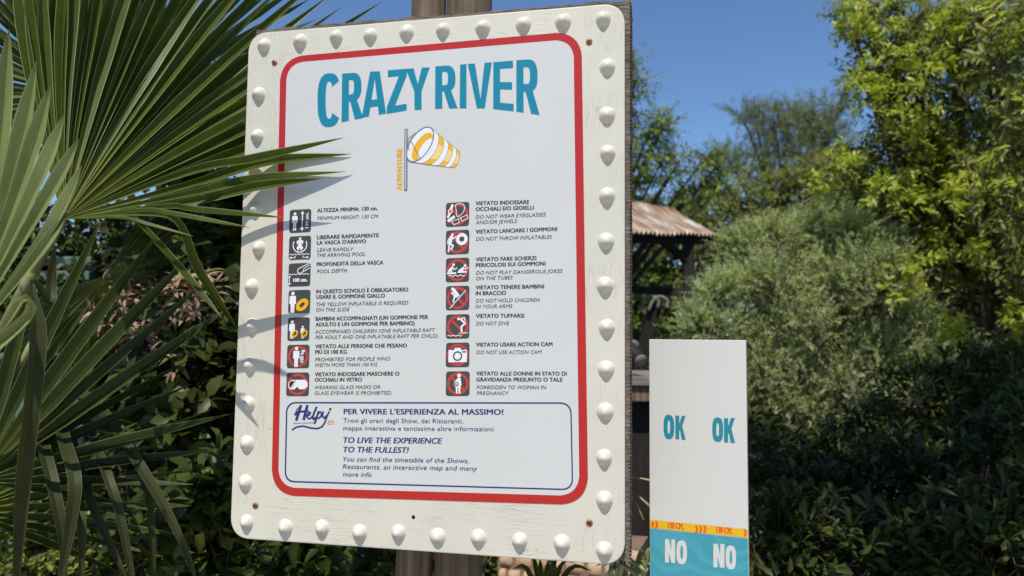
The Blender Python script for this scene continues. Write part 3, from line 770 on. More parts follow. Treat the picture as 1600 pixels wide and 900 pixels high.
# ---- the two half-round posts that carry the board (children of the sign, local coordinates)
def post(xt, xb, z1, r, y, seed):
    bm = bmesh.new(); n, rows = 22, 40; last = None
    for i in range(rows):
        t = i / (rows - 1); z = -0.3 + (z1 + 0.3) * t; cx = xb + (xt - xb) * t; row = []
        for j in range(n):
            a = 2 * math.pi * j / n
            rr = r * (1 + 0.05 * noise.noise(Vector((math.cos(a) * 1.5, math.sin(a) * 1.5 + seed, z * 1.2))) + 0.035 * noise.noise(Vector((math.cos(a) * 7, math.sin(a) * 7 + seed, z * 0.8))))
            row.append(bm.verts.new((cx + rr * math.cos(a), y + rr * math.sin(a) * 0.8, z)))
        if last:
            for j in range(n): bm.faces.new((last[j], last[(j + 1) % n], row[(j + 1) % n], row[j]))
        else: bm.faces.new(row[::-1])
        last = row
    bm.faces.new(last)
    me = bpy.data.meshes.new('post'); bm.to_mesh(me); bm.free(); me.materials.append(MAT['post'])
    return link_mesh('post', me, SIGN, True)
BACK = Plane(BC + Nw * 0.11, Uw, Nw, Z0)
a = BACK(673, 10)[0]; b = BACK(735, 10)[0]; a2 = BACK(642, 895)[0]; b2 = BACK(711, 895)[0]
post(a, a2, Z0 + 1.12, 0.034, 0.10, 3); post(b, b2, Z0 + 1.22, 0.045, 0.108, 11)

# ------------------------------------------------------------------ height check panel
pa = at(1013.3, 530, 1.34)
th = R(-22.0); Up = np.array([math.cos(th), math.sin(th), 0]); Np = np.array([-Up[1], Up[0], 0])
HP = Plane(pa, Up, Np, pa[2])
tl, tr = HP(1013.3, 530), HP(1166, 531.6); bl_, br_ = HP(1016.4, 899), HP(1169.4, 899)
PANEL = empty('height_panel', (pa[0], pa[1], 0), 'white and teal height check panel with a yellow band at 130 cm', 'height board')
PANEL.rotation_euler = (0, 0, math.atan2(Up[1], Up[0]))
xl, xr = (tl[0] + bl_[0]) / 2, (tr[0] + br_[0]) / 2; top = (tl[1] + tr[1]) / 2
pan = solid_from_outline('panel', [(xl, 0.03), (xr, 0.03), (xr, top), (xl, top)], 0.0, 0.016, [MAT['panel_white']], PANEL); bevel_obj(pan, 0.0008, 2)
def hz(pxy): return HP(*pxy)[1]
bt, bb = (hz((1016, 812.2)) + hz((1168.6, 826.6))) / 2, (hz((1016, 825.7)) + hz((1168.8, 838.8))) / 2
m, t, b = mat('panel_teal')
o = node(t, 'ShaderNodeTexCoord').outputs['Object']
wv = node(t, 'ShaderNodeTexWave', wave_type='RINGS'); wv.inputs['Scale'].default_value = 9; wv.inputs['Distortion'].default_value = 14; wv.inputs['Detail'].default_value = 1.5; wv.inputs['Detail Scale'].default_value = 1.1
t.links.new(o, wv.inputs['Vector'])
t.links.new(ramp(t, wv.outputs[0], [(0.45, lin(60, 148, 164)[:3]), (0.75, lin(68, 156, 172)[:3])]), b.inputs['Base Color']); b.inputs['Roughness'].default_value = 0.4
MAT['panel_teal'] = m
fl = Flat(); fl.poly([(xl + .0006, bb + 0.0002), (xr - .0006, bb + .0002), (xr - .0006, bt), (xl + .0006, bt)], 0.0005, 0)
band = fl.obj('yellow_band', PANEL, [MAT['panel_band']])
fl = Flat(); fl.poly([(xl + .0006, 0.032), (xr - .0006, 0.032), (xr - .0006, bb - 0.0012), (xl + .0006, bb - 0.0012)], 0.0005, 0)
fl.obj('teal_section', PANEL, [MAT['panel_teal']])
fl = Flat()
def chev(x, y, s, w):   # tip at x
    for sg in (1, -1):
        fl.poly([HP(x - s, y - sg * s * 1.1), HP(x - s + w, y - sg * s * 1.1), HP(x, y), HP(x - w, y)], 0.0008, 0)
for x in (1094, 1099.5, 1105): pass
fl2 = Flat(); fl = fl2
chev(1028.5, 819.8, 5, 3.4); fl.poly([HP(1017.2, 818.6), HP(1019.8, 814), HP(1023, 819.2), HP(1019.8, 824.2)], 0.0008, 0)
for x in (1091, 1097.6, 1104.2): chev(x, 826.6, 5, 3.4)
chev(1167, 832.2, 5, 3.4)
put_text(fl, HP, '130 CM.', (1044, 825), (1068, 827), 9.2, 0.0008, 0, .028); put_text(fl, HP, '130 CM.', (1119.8, 831.8), (1144.2, 834), 9.2, 0.0008, 0, .028)
fl.obj('band_marking', PANEL, [MAT['panel_mark']])
def q4(l, r, tl_, bl2, tr_, br2): return (l, tl_), (r, tr_), (r, br2), (l, bl2)
fl = Flat()
for ch, l, r, a, b2, c, d in [('O', 1036.9, 1053.5, 647.5, 685.3, 648.6, 686), ('K', 1055.3, 1071.5, 649.2, 685.6, 649.8, 687), ('O', 1113, 1130, 651.6, 689.4, 652.8, 690.6), ('K', 1131.3, 1148.6, 653.4, 690.6, 653, 692)]:
    put_letter(fl, HP, ch, *q4(l, r, a, b2, c, d), 0.0006, 0, .375, .22)
    if ch == 'K': fl.obj('ok_lettering', PANEL, [MAT['panel_teal_ink']]); fl = Flat()
fl = Flat()
for ch, l, r, a, b2, c, d in [('N', 1039.3, 1055, 842, 878.6, 843, 879.6), ('O', 1057, 1073.5, 843.6, 881, 844.6, 882), ('N', 1114.7, 1132, 849.2, 886, 850.2, 887), ('O', 1134, 1150.2, 851.6, 889, 852.6, 890)]:
    put_letter(fl, HP, ch, *q4(l, r, a, b2, c, d), 0.0008, 0, .375, .22)
    if ch == 'O': fl.obj('no_lettering', PANEL, [MAT['panel_white']]); fl = Flat()
bpy.data.objects.remove(fob)
# ------------------------------------------------------------------ leaves
def leaf_arrays(P, D, N, L, Wd, shape, fold=0.25, droop=0.12):
    P, D = np.asarray(P), nrm(D); Sd = nrm(np.cross(D, N)); N = np.cross(Sd, D)
    L = np.asarray(L)[:, None]; Wd = np.asarray(Wd)[:, None]; n = len(P)
    if shape == 'rhomb':
        m = P + D * L * 0.45
        V = np.stack([P, m + Sd * Wd / 2 + N * Wd * fold, P + D * L - N * L * droop, m - Sd * Wd / 2 + N * Wd * fold], 1).reshape(-1, 3)
        base = (np.arange(n) * 4)[:, None]
        loops = (base + np.array([0, 1, 2, 0, 2, 3])).ravel(); starts = np.arange(n * 2) * 3; per = 2
    else:
        a, b = (0.30, 0.62) if shape == 'oval' else (0.42, 0.78)         # 'spoon' is widest near its tip
        wa, wb = (0.86, 0.9) if shape == 'oval' else (0.62, 1.0)
        c1, c2 = P + D * L * a - N * L * droop * 0.1, P + D * L * b - N * L * droop * 0.42
        V = np.stack([P, c1 + Sd * Wd / 2 * wa + N * Wd * fold, c2 + Sd * Wd / 2 * wb + N * Wd * fold, P + D * L - N * L * droop,
                      c2 - Sd * Wd / 2 * wb + N * Wd * fold, c1 - Sd * Wd / 2 * wa + N * Wd * fold, c1, c2], 1).reshape(-1, 3)
        base = (np.arange(n) * 8)[:, None]
        loops = (base + np.array([0, 6, 1, 0, 5, 6, 1, 6, 7, 2, 6, 5, 4, 7, 2, 7, 3, 7, 4, 3])).ravel()
        st = np.array([0, 3, 6, 10, 14, 17]); starts = (np.arange(n)[:, None] * 20 + st).ravel(); per = 6
    return V, loops, starts, per

def rand_dirs(n):
    return nrm(rng.normal(size=(n, 3)))

def sprays(clusters, n_per, twig, m, L, Wd, out=0.7, up=0.3, rnd=0.6, spread=0.9, shell=0.6, flat=0.55, young=0.0, young_top=0.0, young_patch=0.0, sunny=0.55):
    """leafy shoots in ellipsoid clusters; returns bases, directions, normals, lengths, widths, material index, shoot paths"""
    Ps, Ds, Ns, Ls, Ws, Ms, TW = [], [], [], [], [], [], []
    for c, r, *w in clusters:
        c = np.asarray(c); r = np.asarray(r if np.ndim(r) else (r, r, r * 0.85)); k = max(3, int(n_per * (w[0] if w else 1)))
        u = rand_dirs(k); rad = rng.random(k)[:, None] ** shell
        o = c + u * rad * r
        d = nrm(u * out + np.array([0, 0, up]) + rng.normal(size=(k, 3)) * rnd * 0.6)
        tl = twig * rng.uniform(0.6, 1.25, k)
        yg = rng.random(k) < (young + young_top * np.clip(u[:, 2], 0, 1) * (rad[:, 0] > 0.7))
        if young_patch:
            q = np.array([noise.noise(Vector(p * 1.9)) for p in o]); yg |= (q > 0.18) & (rng.random(k) < young_patch) & (rad[:, 0] > 0.55)
        t = (np.arange(m) + 0.6) / m
        base = o[:, None] + d[:, None] * (tl[:, None] * t)[..., None] - np.array([0, 0, 1]) * (0.22 * twig * t ** 2)[None, :, None]
        ref = nrm(np.cross(d, rand_dirs(k))); ref2 = np.cross(d, ref)
        ang = np.arange(m)[None] * 2.4 + rng.uniform(0, 6.28, k)[:, None]
        if flat > 0.9: ang = (np.arange(m)[None] % 2) * math.pi + rng.uniform(-0.4, 0.4, (k, m))
        side = ref[:, None] * np.cos(ang)[..., None] + ref2[:, None] * np.sin(ang)[..., None]
        ld = nrm(d[:, None] * (1.0 - spread * 0.4) + side * spread + rng.normal(size=(k, m, 3)) * 0.18)
        nn = nrm(d[:, None] * 0.45 + np.array([0, 0, 0.45]) + np.array(to_sun) * sunny + rng.normal(size=(k, m, 3)) * 0.38)
        s = rng.uniform(0.65, 1.2, (k, m)) * (1 - 0.35 * t[None] ** 3)
        Ps.append(base.reshape(-1, 3)); Ds.append(ld.reshape(-1, 3)); Ns.append(nn.reshape(-1, 3))
        Ls.append((L * s).ravel()); Ws.append((Wd * s).ravel()); Ms.append(np.repeat(yg, m).astype(int)); TW.append((o, o + d * tl[:, None] * 0.9))
    return [np.concatenate(x) for x in (Ps, Ds, Ns, Ls, Ws, Ms)] + [TW]

def foliage(name, parent, data, shape, mats, fold=0.25, droop=0.12):
    P, D, N, L, Wd, M, _ = data
    V, loops, starts, per = leaf_arrays(P, D, N, L, Wd, shape, fold, droop)
    me = np_mesh(name, V - parent_base(parent), loops, starts, mats, np.repeat(np.minimum(M, len(mats) - 1), per))
    return link_mesh(name, me, parent, shape != 'rhomb')

def twigs_obj(name, parent, data, r, mat_, every=1):
    V, Fs = [], []; off = parent_base(parent)
    for o, e in data[6]:
        for a, b in list(zip(o, e))[::every]:
            a = a - (b - a) * 0.5
            d = nrm(b - a); s = nrm(np.cross(d, [0.3, 0.2, 0.9])); t = np.cross(s, d); k = len(V)
            for q, rr in ((a, r), (b, r * 0.45)):
                for w in range(3): V.append(q + rr * (s * math.cos(2.094 * w) + t * math.sin(2.094 * w)))
            Fs += [(k + w, k + (w + 1) % 3, k + 3 + (w + 1) % 3, k + 3 + w) for w in range(3)]
    V = np.array(V); Fs = np.array(Fs)
    return link_mesh(name, np_mesh(name, V - off, Fs.ravel(), np.arange(len(Fs)) * 4, [mat_]), parent)

def rosettes(pts, d, r=15, w=.3): return [cl(x, y, d + .25 * math.sin(x * 1.7 + y), r * (1 + .3 * math.sin(x * 3.1)), w) for x, y in pts]

def cl(px, py, d, rpx, w=1.0, flat=0.85, deep=1.0):
    r = rpx * d / F
    return (at(px, py, d), np.array([r, r * deep, r * flat]), w)

def limbs(parent, base, r0, clusters, mat_=None, fork=0.45, name='trunk', every=1):
    base = np.asarray(base, float); C = [np.asarray(c[0]) for c in clusters]
    top = np.mean(C, axis=0); f = base + (top - base) * fork; f[:2] = base[:2] + (top - base)[:2] * fork * 0.5
    paths = [(bez(base - [0, 0, 0.2], base * 0.6 + f * 0.4 + [0.06, 0, 0], f, 9), np.linspace(r0 * 1.25, r0 * 0.75, 9))]
    for c in C[::every]:
        st = f + (base - f) * rng.uniform(0, 0.3); mid = (st + c) / 2 + np.array([0, 0, 0.12]) * np.linalg.norm(c - st) + rng.normal(size=3) * 0.06
        paths.append((bez(st, mid, c, 8), np.linspace(r0 * 0.5, r0 * 0.08, 8)))
    return tubes_obj(name, paths, [mat_ or MAT['bark']], parent, 7)

def plant(name, label, cat, base, group=None):
    return empty(name, base, label, cat, group)

LEAF = {}
LEAF['olive'] = leaf_mat('leaf_olive', (0.13, 0.15, 0.035), (0.26, 0.27, 0.07), (0.33, 0.32, 0.10), trans=0.45, spec=.3)
LEAF['canopy'] = leaf_mat('leaf_canopy', (0.11, 0.135, 0.034), (0.25, 0.27, 0.075), (0.33, 0.33, 0.11), trans=0.45, spec=.3)
LEAF['lime'] = leaf_mat('leaf_lime', (0.26, 0.33, 0.045), (0.44, 0.49, 0.075), (0.62, 0.57, 0.11), trans=0.42, spec=.3)
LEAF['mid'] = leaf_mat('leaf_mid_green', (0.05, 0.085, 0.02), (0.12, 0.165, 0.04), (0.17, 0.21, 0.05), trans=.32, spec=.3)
LEAF['dark'] = leaf_mat('leaf_dark_green', (0.024, 0.033, 0.006), (0.054, 0.07, 0.012), (0.075, 0.09, 0.018), rough=0.42, trans=0.18, spec=.25)  # dark green leaf, with the shade of the undergrowth put into the colour
LEAF['grey'] = leaf_mat('leaf_grey_green', (0.36, 0.42, 0.20), (0.52, 0.57, 0.32), (0.60, 0.64, 0.42), rough=0.6, trans=0.45, spec=.25)
LEAF['feather'] = leaf_mat('leaf_grey_feathery', (0.16, 0.20, 0.12), (0.28, 0.32, 0.19), None, rough=0.55, trans=.35, spec=.25)
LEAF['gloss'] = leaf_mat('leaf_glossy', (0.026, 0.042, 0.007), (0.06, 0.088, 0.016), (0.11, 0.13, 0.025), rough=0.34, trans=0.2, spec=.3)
LEAF['bush'] = leaf_mat('leaf_bright_bush', (0.11, 0.15, 0.03), (0.24, 0.28, 0.06), (0.32, 0.34, 0.09), trans=0.35, spec=.3)
LEAF['robinia'] = leaf_mat('leaf_robinia', (0.11, 0.16, 0.03), (0.25, 0.31, 0.06), (0.33, 0.38, 0.09), trans=0.42, spec=.3)
LEAF['dry'] = leaf_mat('leaf_dry', (0.2, 0.14, 0.09), (0.36, 0.26, 0.17), (0.42, 0.32, 0.22), rough=.8, trans=.1)
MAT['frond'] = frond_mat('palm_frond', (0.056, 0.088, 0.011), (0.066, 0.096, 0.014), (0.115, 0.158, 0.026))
MAT['frond_shaded'] = frond_mat('palm_frond_shaded', (0.030, 0.050, 0.010), (0.04, 0.06, 0.014), (0.05, 0.075, 0.018), (0.12, 0.14, 0.02), edge_f=.45)  # lower frond's shade is put into this darker frond colour
MAT['frond_pale'] = frond_mat('palm_frond_pale', (0.20, 0.245, 0.085), (0.20, 0.24, 0.095), (0.27, 0.31, 0.13), (0.26, 0.27, 0.10), trans=0.15, rough=0.42)  # pale underside; sunlight on the near frond is put into the colour too
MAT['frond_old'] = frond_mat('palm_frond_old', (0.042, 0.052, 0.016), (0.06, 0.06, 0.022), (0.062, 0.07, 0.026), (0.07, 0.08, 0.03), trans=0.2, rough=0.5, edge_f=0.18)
MAT['frond_yellow'] = frond_mat('palm_frond_yellow', (0.42, 0.31, 0.03), (0.30, 0.2, 0.04), (0.10, 0.07, 0.02), (0.4, 0.3, 0.05))
MAT['frond_dry'] = frond_mat('palm_frond_dry', (0.21, 0.155, 0.105), (0.27, 0.20, 0.14), (0.10, 0.07, 0.05), (0.2, 0.15, 0.1), trans=0.1, rough=0.8)

# ------------------------------------------------------------------ fan palms
def catmull(P, n):
    P = np.asarray(P, float); Q = np.vstack([2 * P[0] - P[1], P, 2 * P[-1] - P[-2]]); k = len(P) - 1
    seg = np.linalg.norm(np.diff(P, axis=0), axis=1); cum = np.concatenate([[0], np.cumsum(seg)]); out = []
    for s in np.linspace(0, cum[-1], n):
        i = min(k - 1, int(np.searchsorted(cum, s, 'right') - 1)); t = (s - cum[i]) / seg[i]
        a, b, c, d = Q[i:i + 4]
        out.append(0.5 * (2 * b + (c - a) * t + (2 * a - 5 * b + 4 * c - d) * t * t + (3 * b - a - 3 * c + d) * t ** 3))
    return np.array(out)

def frond(name, parent, hub, segs, face, mats, spread_angle=4.0, rows=26, fold=0.22, label=None, petiole=None, ts=0.5):
    """segs: (control points after the hub, width, twist); face: the direction the fan's upper side looks to"""
    hub = np.asarray(hub); V, Fs, UVv, mi, sharp = [], [], [], [], []
    face = nrm(face)
    for k, sg in enumerate(segs):
        pts, w, tw = sg[0], sg[1], sg[2]; m = sg[3] if len(sg) > 3 else 0
        path = catmull([hub] + list(pts), rows); T = nrm(np.gradient(path, axis=0))
        d = np.concatenate([[0], np.cumsum(np.linalg.norm(np.diff(path, axis=0), axis=1))]); L = d[-1]
        o = len(V)
        for i in range(rows):
            s = d[i] / L
            N = face - T[i] * np.dot(face, T[i]); N = nrm(N); Sd = np.cross(T[i], N)
            a = tw * (0.25 + 0.75 * s); Sd, N = Sd * math.cos(a) + N * math.sin(a), N * math.cos(a) - Sd * math.sin(a)
            hw = min(w / 2, d[i] * math.tan(R(spread_angle) / 2) * 1.12 + 0.0006)
            if s > ts: hw *= max(0.02, 1 - ((s - ts) / (1 - ts)) ** 2.0 * 0.97)
            fd = fold * hw * 2 * (1.0 if s < 0.8 else 1.0)
            V += [path[i] + Sd * hw, path[i] - N * fd, path[i] - Sd * hw]
            UVv += [(0, s), (0.5, s), (1, s)]
        for i in range(rows - 1):
            b = o + 3 * i
            Fs += [(b, b + 1, b + 4, b + 3), (b + 1, b + 2, b + 5, b + 4)]; mi += [m, m]
    V = np.array(V) - parent_base(parent); Fs = np.array(Fs)
    me = np_mesh(name, V, Fs.ravel(), np.arange(len(Fs)) * 4, mats, mi, np.array(UVv)[Fs.ravel()])
    o = link_mesh(name, me, parent, True)
    ev = np.empty(len(me.edges) * 2, dtype=np.int32); me.edges.foreach_get('vertices', ev); ev = ev.reshape(-1, 2)
    at_ = me.attributes.new('sharp_edge', 'BOOLEAN', 'EDGE'); at_.data.foreach_set('value', (ev % 3 == 1).all(1))
    if label: o['label'] = label
    if petiole is not None:
        p0, ctrl = petiole; path = bez(p0, ctrl, hub, 12)
        tubes_obj('petiole', [(path, np.linspace(0.014, 0.008, 12))], [MAT['stem']], o)
    return o

def on_board(px, py, gap):
    """point `gap` metres in front of the notice board, seen at a pixel"""
    d = ray(px, py); t = np.dot(BC - Nw * gap - CAM, Nw) / np.dot(d, Nw); return CAM + d * t

PALM = plant('fan_palm', 'large green fan palm at the left whose leaf tips reach across the notice board', 'palm', (-1.18, 1.45, 0))
crown = np.array([-1.18, 1.45, 1.05])
def fibre_trunk(parent, x, y, h, r):
    bm_paths = [(np.array([[x, y, -0.1], [x + 0.02, y, h * 0.5], [x, y, h]]), [r * 1.1, r, r * 0.8])]
    o = tubes_obj('trunk', bm_paths, [MAT['bark']], parent, 12)
    return o
fibre_trunk(PALM, -1.18, 1.45, 1.1, 0.11)

hubA = at(98, 342, 1.20)
segA = []
j = lambda a: float(rng.uniform(-a, a))
def px_seg(pts, w, tw=0.0, m=0): return ([at(*p) if len(p) == 3 else on_board(p[0], p[1], p[3]) for p in pts], w, tw, m)
G = None
segA += [px_seg([(300, 266, G, .075), (400, 246, G, 0.048), (538, 215, G, 0.037)], .024, .35),
         px_seg([(300, 287, G, .06), (420, 251, G, 0.012), (548, 240.5, G, 0.004)], .024, .1),
         px_seg([(290, 303, G, .09), (400, 278, G, 0.02), (540, 268, G, 0.006)], .024, .45),
         px_seg([(290, 316, G, .075), (400, 291, G, 0.046), (503, 279, G, 0.045)], .024, -.2),
         px_seg([(260, 322, G, .15), (300, 326, G, .13), (445, 340, G, 0.098)], .021, .5),
         px_seg([(220, 328, G, .18), (262, 332, G, .165), (330, 344, G, .15), (392, 355.5, G, .155)], .02, .7),
         px_seg([(190, 340, G, .19), (240, 352, G, .18), (302, 369, G, .165)], .018, .8),
         px_seg([(190, 336, G, .16), (222, 352, G, .14), (285, 422, G, .12), (347, 497, G, .12)], .024, .2),
         px_seg([(220, 333, 1.24), (278, 346, 1.27), (310, 420, 1.32), (371, 515, 1.42)], .026, -.1)]
KEY = np.array([(19, 560, .34), (22.5, 575, .40), (26, 590, .43), (29.8, 600, .46), (33.5, 615, .47), (37.5, 560, .46), (41, 545, .45), (45, 560, .43), (49.5, 520, .40), (54, 540, .36), (58.5, 520, .33), (63, 530, .30), (68, 500, .26), (72.5, 520, .22), (77, 490, .18), (82, 480, .14), (86.5, 480, .10), (91, 470, .08), (95, 440, .05), (101, 430, .03)])
for ang in np.linspace(19, 101, 28):
    ang = ang + j(.5); L = np.interp(ang, KEY[:, 0], KEY[:, 1]) * (1 + j(.05)); dz = np.interp(ang, KEY[:, 0], KEY[:, 2]) + j(.012)
    a = R(ang); tip = at(98 + L * math.cos(a), 342 - L * math.sin(a), 1.22 + dz)
    mid = at(98 + L * .52 * math.cos(a + .03), 342 - L * .52 * math.sin(a + .03), 1.215 + dz * .62)
    segA.append(([mid, tip], .0225 + j(.002), j(.6) + .2, 0))
frond('frond', PALM, hubA, segA, nrm(CAM - hubA) + np.array([0.15, 0, 0.35]), [MAT['frond']], 3.2, fold=.38, petiole=(crown, (-1.0, 1.35, 1.5)))

hubB = at(-75, 560, 0.86)
segB = []
for k, (pts, w, tw) in enumerate([
        ([(0, 330, .93), (57, 96, 1.0)], .030, .5), ([(15, 330, .92), (79, 133, .99)], .030, .35), ([(35, 330, .91), (101, 178, .97)], .029, .45),
        ([(55, 335, .90), (123, 217, .95)], .029, .3), ([(60, 380, .88), (128, 258, .92)], .028, .5), ([(-15, 330, .94), (14, 45, 1.02)], .031, .3),
        ([(-35, 320, .95), (-30, 40, 1.0)], .031, .4), ([(-60, 310, .95), (-70, 40, 1.0)], .031, .2), ([(40, 420, .86), (106, 330, .9)], .027, .2),
        ([(-5, 520, .85), (34, 466, .85), (48, 470, .86), (44, 492, .87), (5, 530, .87), (-40, 575, .86)], .026, .3),
        ([(-100, 320, .95), (-140, 80, 1.0)], .03, .1)]):
    segB.append(([at(*p) for p in pts], w * .74, tw, 0))
frond('frond', PALM, hubB, segB, nrm(CAM - hubB) + np.array([0.1, 0.0, 0.8]), [MAT['frond_pale']], 3.6, fold=.5, ts=.72, label='pale grey green frond nearest the viewer', petiole=(crown, (-1.05, 1.2, 1.25)))

hubC = at(-35, 752, 1.36)
segC = []
for k, (x, y, d, w) in enumerate([(158, 345, 1.45, .032), (250, 362, 1.46, .034), (305, 392, 1.46, .034), (334, 430, 1.48, .033), (362, 478, 1.5, .034), (300, 560, 1.5, .03), (360, 647, 1.42, .028),
                                  (342, 703, 1.44, .027), (302, 757, 1.44, .026), (250, 800, 1.44, .024), (232, 630, 1.50, .026), (60, 400, 1.42, .03), (-10, 430, 1.4, .03), (300, 600, 1.52, .03)]):
    mx, my = (-35) * .48 + x * .52, 752 * .48 + y * .52
    segC.append(([at(mx, my - 4, 1.38 + (d - 1.36) * .4), at(x, y, d)], w * .86, j(.5) + .25, 0))
frond('frond', PALM, hubC, segC, nrm(CAM - hubC) + np.array([0.2, 0, 0.7]), [MAT['frond_shaded']], 8.0, fold=.3, petiole=(crown, (-1.1, 1.45, 1.3)))

hubC2 = at(-60, 800, 1.5)
segC2 = [([at(-60 * .48 + x * .52, 800 * .48 + y * .52 - 4, 1.52), at(x, y, 1.56)], .022, j(.5) + .2, 0) for x, y in ((120, 590), (170, 620), (215, 660), (262, 690), (290, 735), (300, 790), (280, 835), (255, 870), (200, 900), (140, 560), (330, 640))]
frond('frond', PALM, hubC2, segC2, nrm(CAM - hubC2) + np.array([0.2, 0, 0.7]), [MAT['frond']], 8.0, fold=.3, petiole=(crown, (-1.1, 1.5, 1.2)))
hubD = at(82, 590, 1.56)
segD = [px_seg(p, w * .84, t) for p, w, t in [
    ([(72, 650, 1.50), (68, 690, 1.40), (84, 760, 1.33), (99, 850, 1.31), (101, 960, 1.32)], .027, .2),
    ([(92, 640, 1.50), (100, 685, 1.38), (117, 750, 1.30), (110, 820, 1.29), (96, 900, 1.29), (92, 980, 1.29)], .027, -.2),
    ([(130, 650, 1.52), (166, 738, 1.40), (186, 800, 1.37), (206, 900, 1.36), (212, 980, 1.36)], .022, .1),
    ([(150, 630, 1.54), (204, 704, 1.42), (256, 790, 1.39), (290, 860, 1.38), (316, 940, 1.4)], .023, -.2),
    ([(110, 680, 1.5), (138, 772, 1.4), (172, 850, 1.38), (215, 940, 1.38)], .024, .4),
    ([(100, 690, 1.52), (124, 790, 1.42), (128, 860, 1.40), (124, 960, 1.4)], .022, .1),
    ([(180, 660, 1.56), (226, 750, 1.48), (238, 840, 1.46), (240, 960, 1.46)], .022, .3)]]
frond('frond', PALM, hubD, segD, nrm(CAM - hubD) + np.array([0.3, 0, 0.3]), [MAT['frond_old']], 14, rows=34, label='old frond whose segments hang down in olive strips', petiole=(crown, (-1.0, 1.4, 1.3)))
hubD2 = at(48, 430, 1.16)
frond('frond', PALM, hubD2, [px_seg([(60, 520, 1.14), (50, 640, 1.12), (36, 760, 1.12), (22, 960, 1.12)], .026, .3), px_seg([(78, 470, 1.2), (80, 440, 1.22), (86, 380, 1.22)], .016, .2)], nrm(CAM - hubD2) + np.array([0.5, 0, 0]), [MAT['frond_old']], 14, petiole=(crown, (-1.0, 1.3, 1.4)))
hubY = at(52, 536, 1.42)
frond('frond', PALM, hubY, [px_seg([(34, 552, 1.43), (14, 590, 1.45)], .016, .2), px_seg([(38, 556, 1.43), (20, 606, 1.45)], .016, .5), px_seg([(30, 546, 1.43), (6, 575, 1.44)], .016, -.3), px_seg([(46, 560, 1.42), (32, 600, 1.44)], .012, .6)],
      nrm(CAM - hubY), [MAT['frond_yellow']], 16, rows=12, label='short yellow withered frond', petiole=(crown, (-1.05, 1.45, 1.4)))
# unseen upper fronds added to the palm, above the picture, to shade the undergrowth
def fan_at(parent, hub, axis, face, L, n, mats, w=.027, a0=-100, a1=100, droop=.12, pet=None, label=None):
    hub, axis, face = np.asarray(hub, float), nrm(axis), nrm(face); axis = nrm(axis - face * np.dot(axis, face)); sd = np.cross(face, axis); segs = []
    for k in range(n):
        a = R(a0 + (a1 - a0) * k / (n - 1)); d = axis * math.cos(a) + sd * math.sin(a); l = L * (0.72 + 0.28 * math.cos(a * 0.8)) * rng.uniform(.93, 1.05)
        segs.append(([hub + d * l * .5 - np.array([0, 0, droop * .18 * l]), hub + d * l - np.array([0, 0, droop * l])], w, j(.3), 0))
    return frond('frond', parent, hub, segs, face, mats, (a1 - a0) / (n - 1), rows=14, petiole=pet, label=label)
for h, ax in [((-1.05, 1.75, 2.75), (0.3, .5, .4)), ((-1.5, 1.6, 2.75), (-.2, .5, .5)), ((-1.75, 1.3, 2.6), (-.6, .3, .6)), ((-.95, 2.1, 2.9), (.1, .6, .4))]:
    fan_at(PALM, h, ax, (0.05, -0.5, 0.85), .58, 26, [MAT['frond']], .03, pet=(crown, (-1.9, 1.5, 2.0)))

PALM2 = plant('fan_palm', 'smaller fan palm with narrow backlit leaves behind the large palm', 'palm', (-1.15, 2.55, 0))
fibre_trunk(PALM2, -1.15, 2.55, 1.5, 0.12)
c2 = np.array([-1.15, 2.55, 1.5])
def fan_px(parent, hx, hy, d, angs, Lpx, w, dd, mats, face=None, rows=16, pet=None, sp=None, label=None):
    hub = at(hx, hy, d); segs = []
    for k, a in enumerate(angs):
        l = Lpx * rng.uniform(.86, 1.06); aa = R(a + j(.8))
        segs.append(([at(hx + l * .5 * math.cos(aa), hy - l * .5 * math.sin(aa), d + dd * .45), at(hx + l * math.cos(aa), hy - l * math.sin(aa) + l * .03, d + dd)], w, j(.4), 0))
    f = nrm(CAM - hub) + np.array([0.1, 0, 0.5]) if face is None else face
    return frond('frond', parent, hub, segs, f, mats, sp or abs(angs[1] - angs[0]), rows=rows, petiole=pet, label=label)
fan_px(PALM2, 214, 165, 2.0, np.linspace(-20, 205, 48), 330, .024, .15, [MAT['frond']], pet=(c2, (-1.1, 2.3, 2.2)))
fan_px(PALM2, 120, 150, 1.75, np.linspace(70, 215, 30), 300, .03, -.1, [MAT['frond']], pet=(c2, (-1.2, 2.3, 2.2)))
fan_px(PALM2, 330, 230, 2.3, np.linspace(-35, 120, 34), 170, .016, .1, [MAT['frond']], pet=(c2, (-1.0, 2.4, 1.9)))
fan_px(PALM2, 170, 430, 2.2, np.linspace(-160, 60, 40), 230, .026, .1, [MAT['frond']], pet=(c2, (-1.1, 2.5, 1.8)))
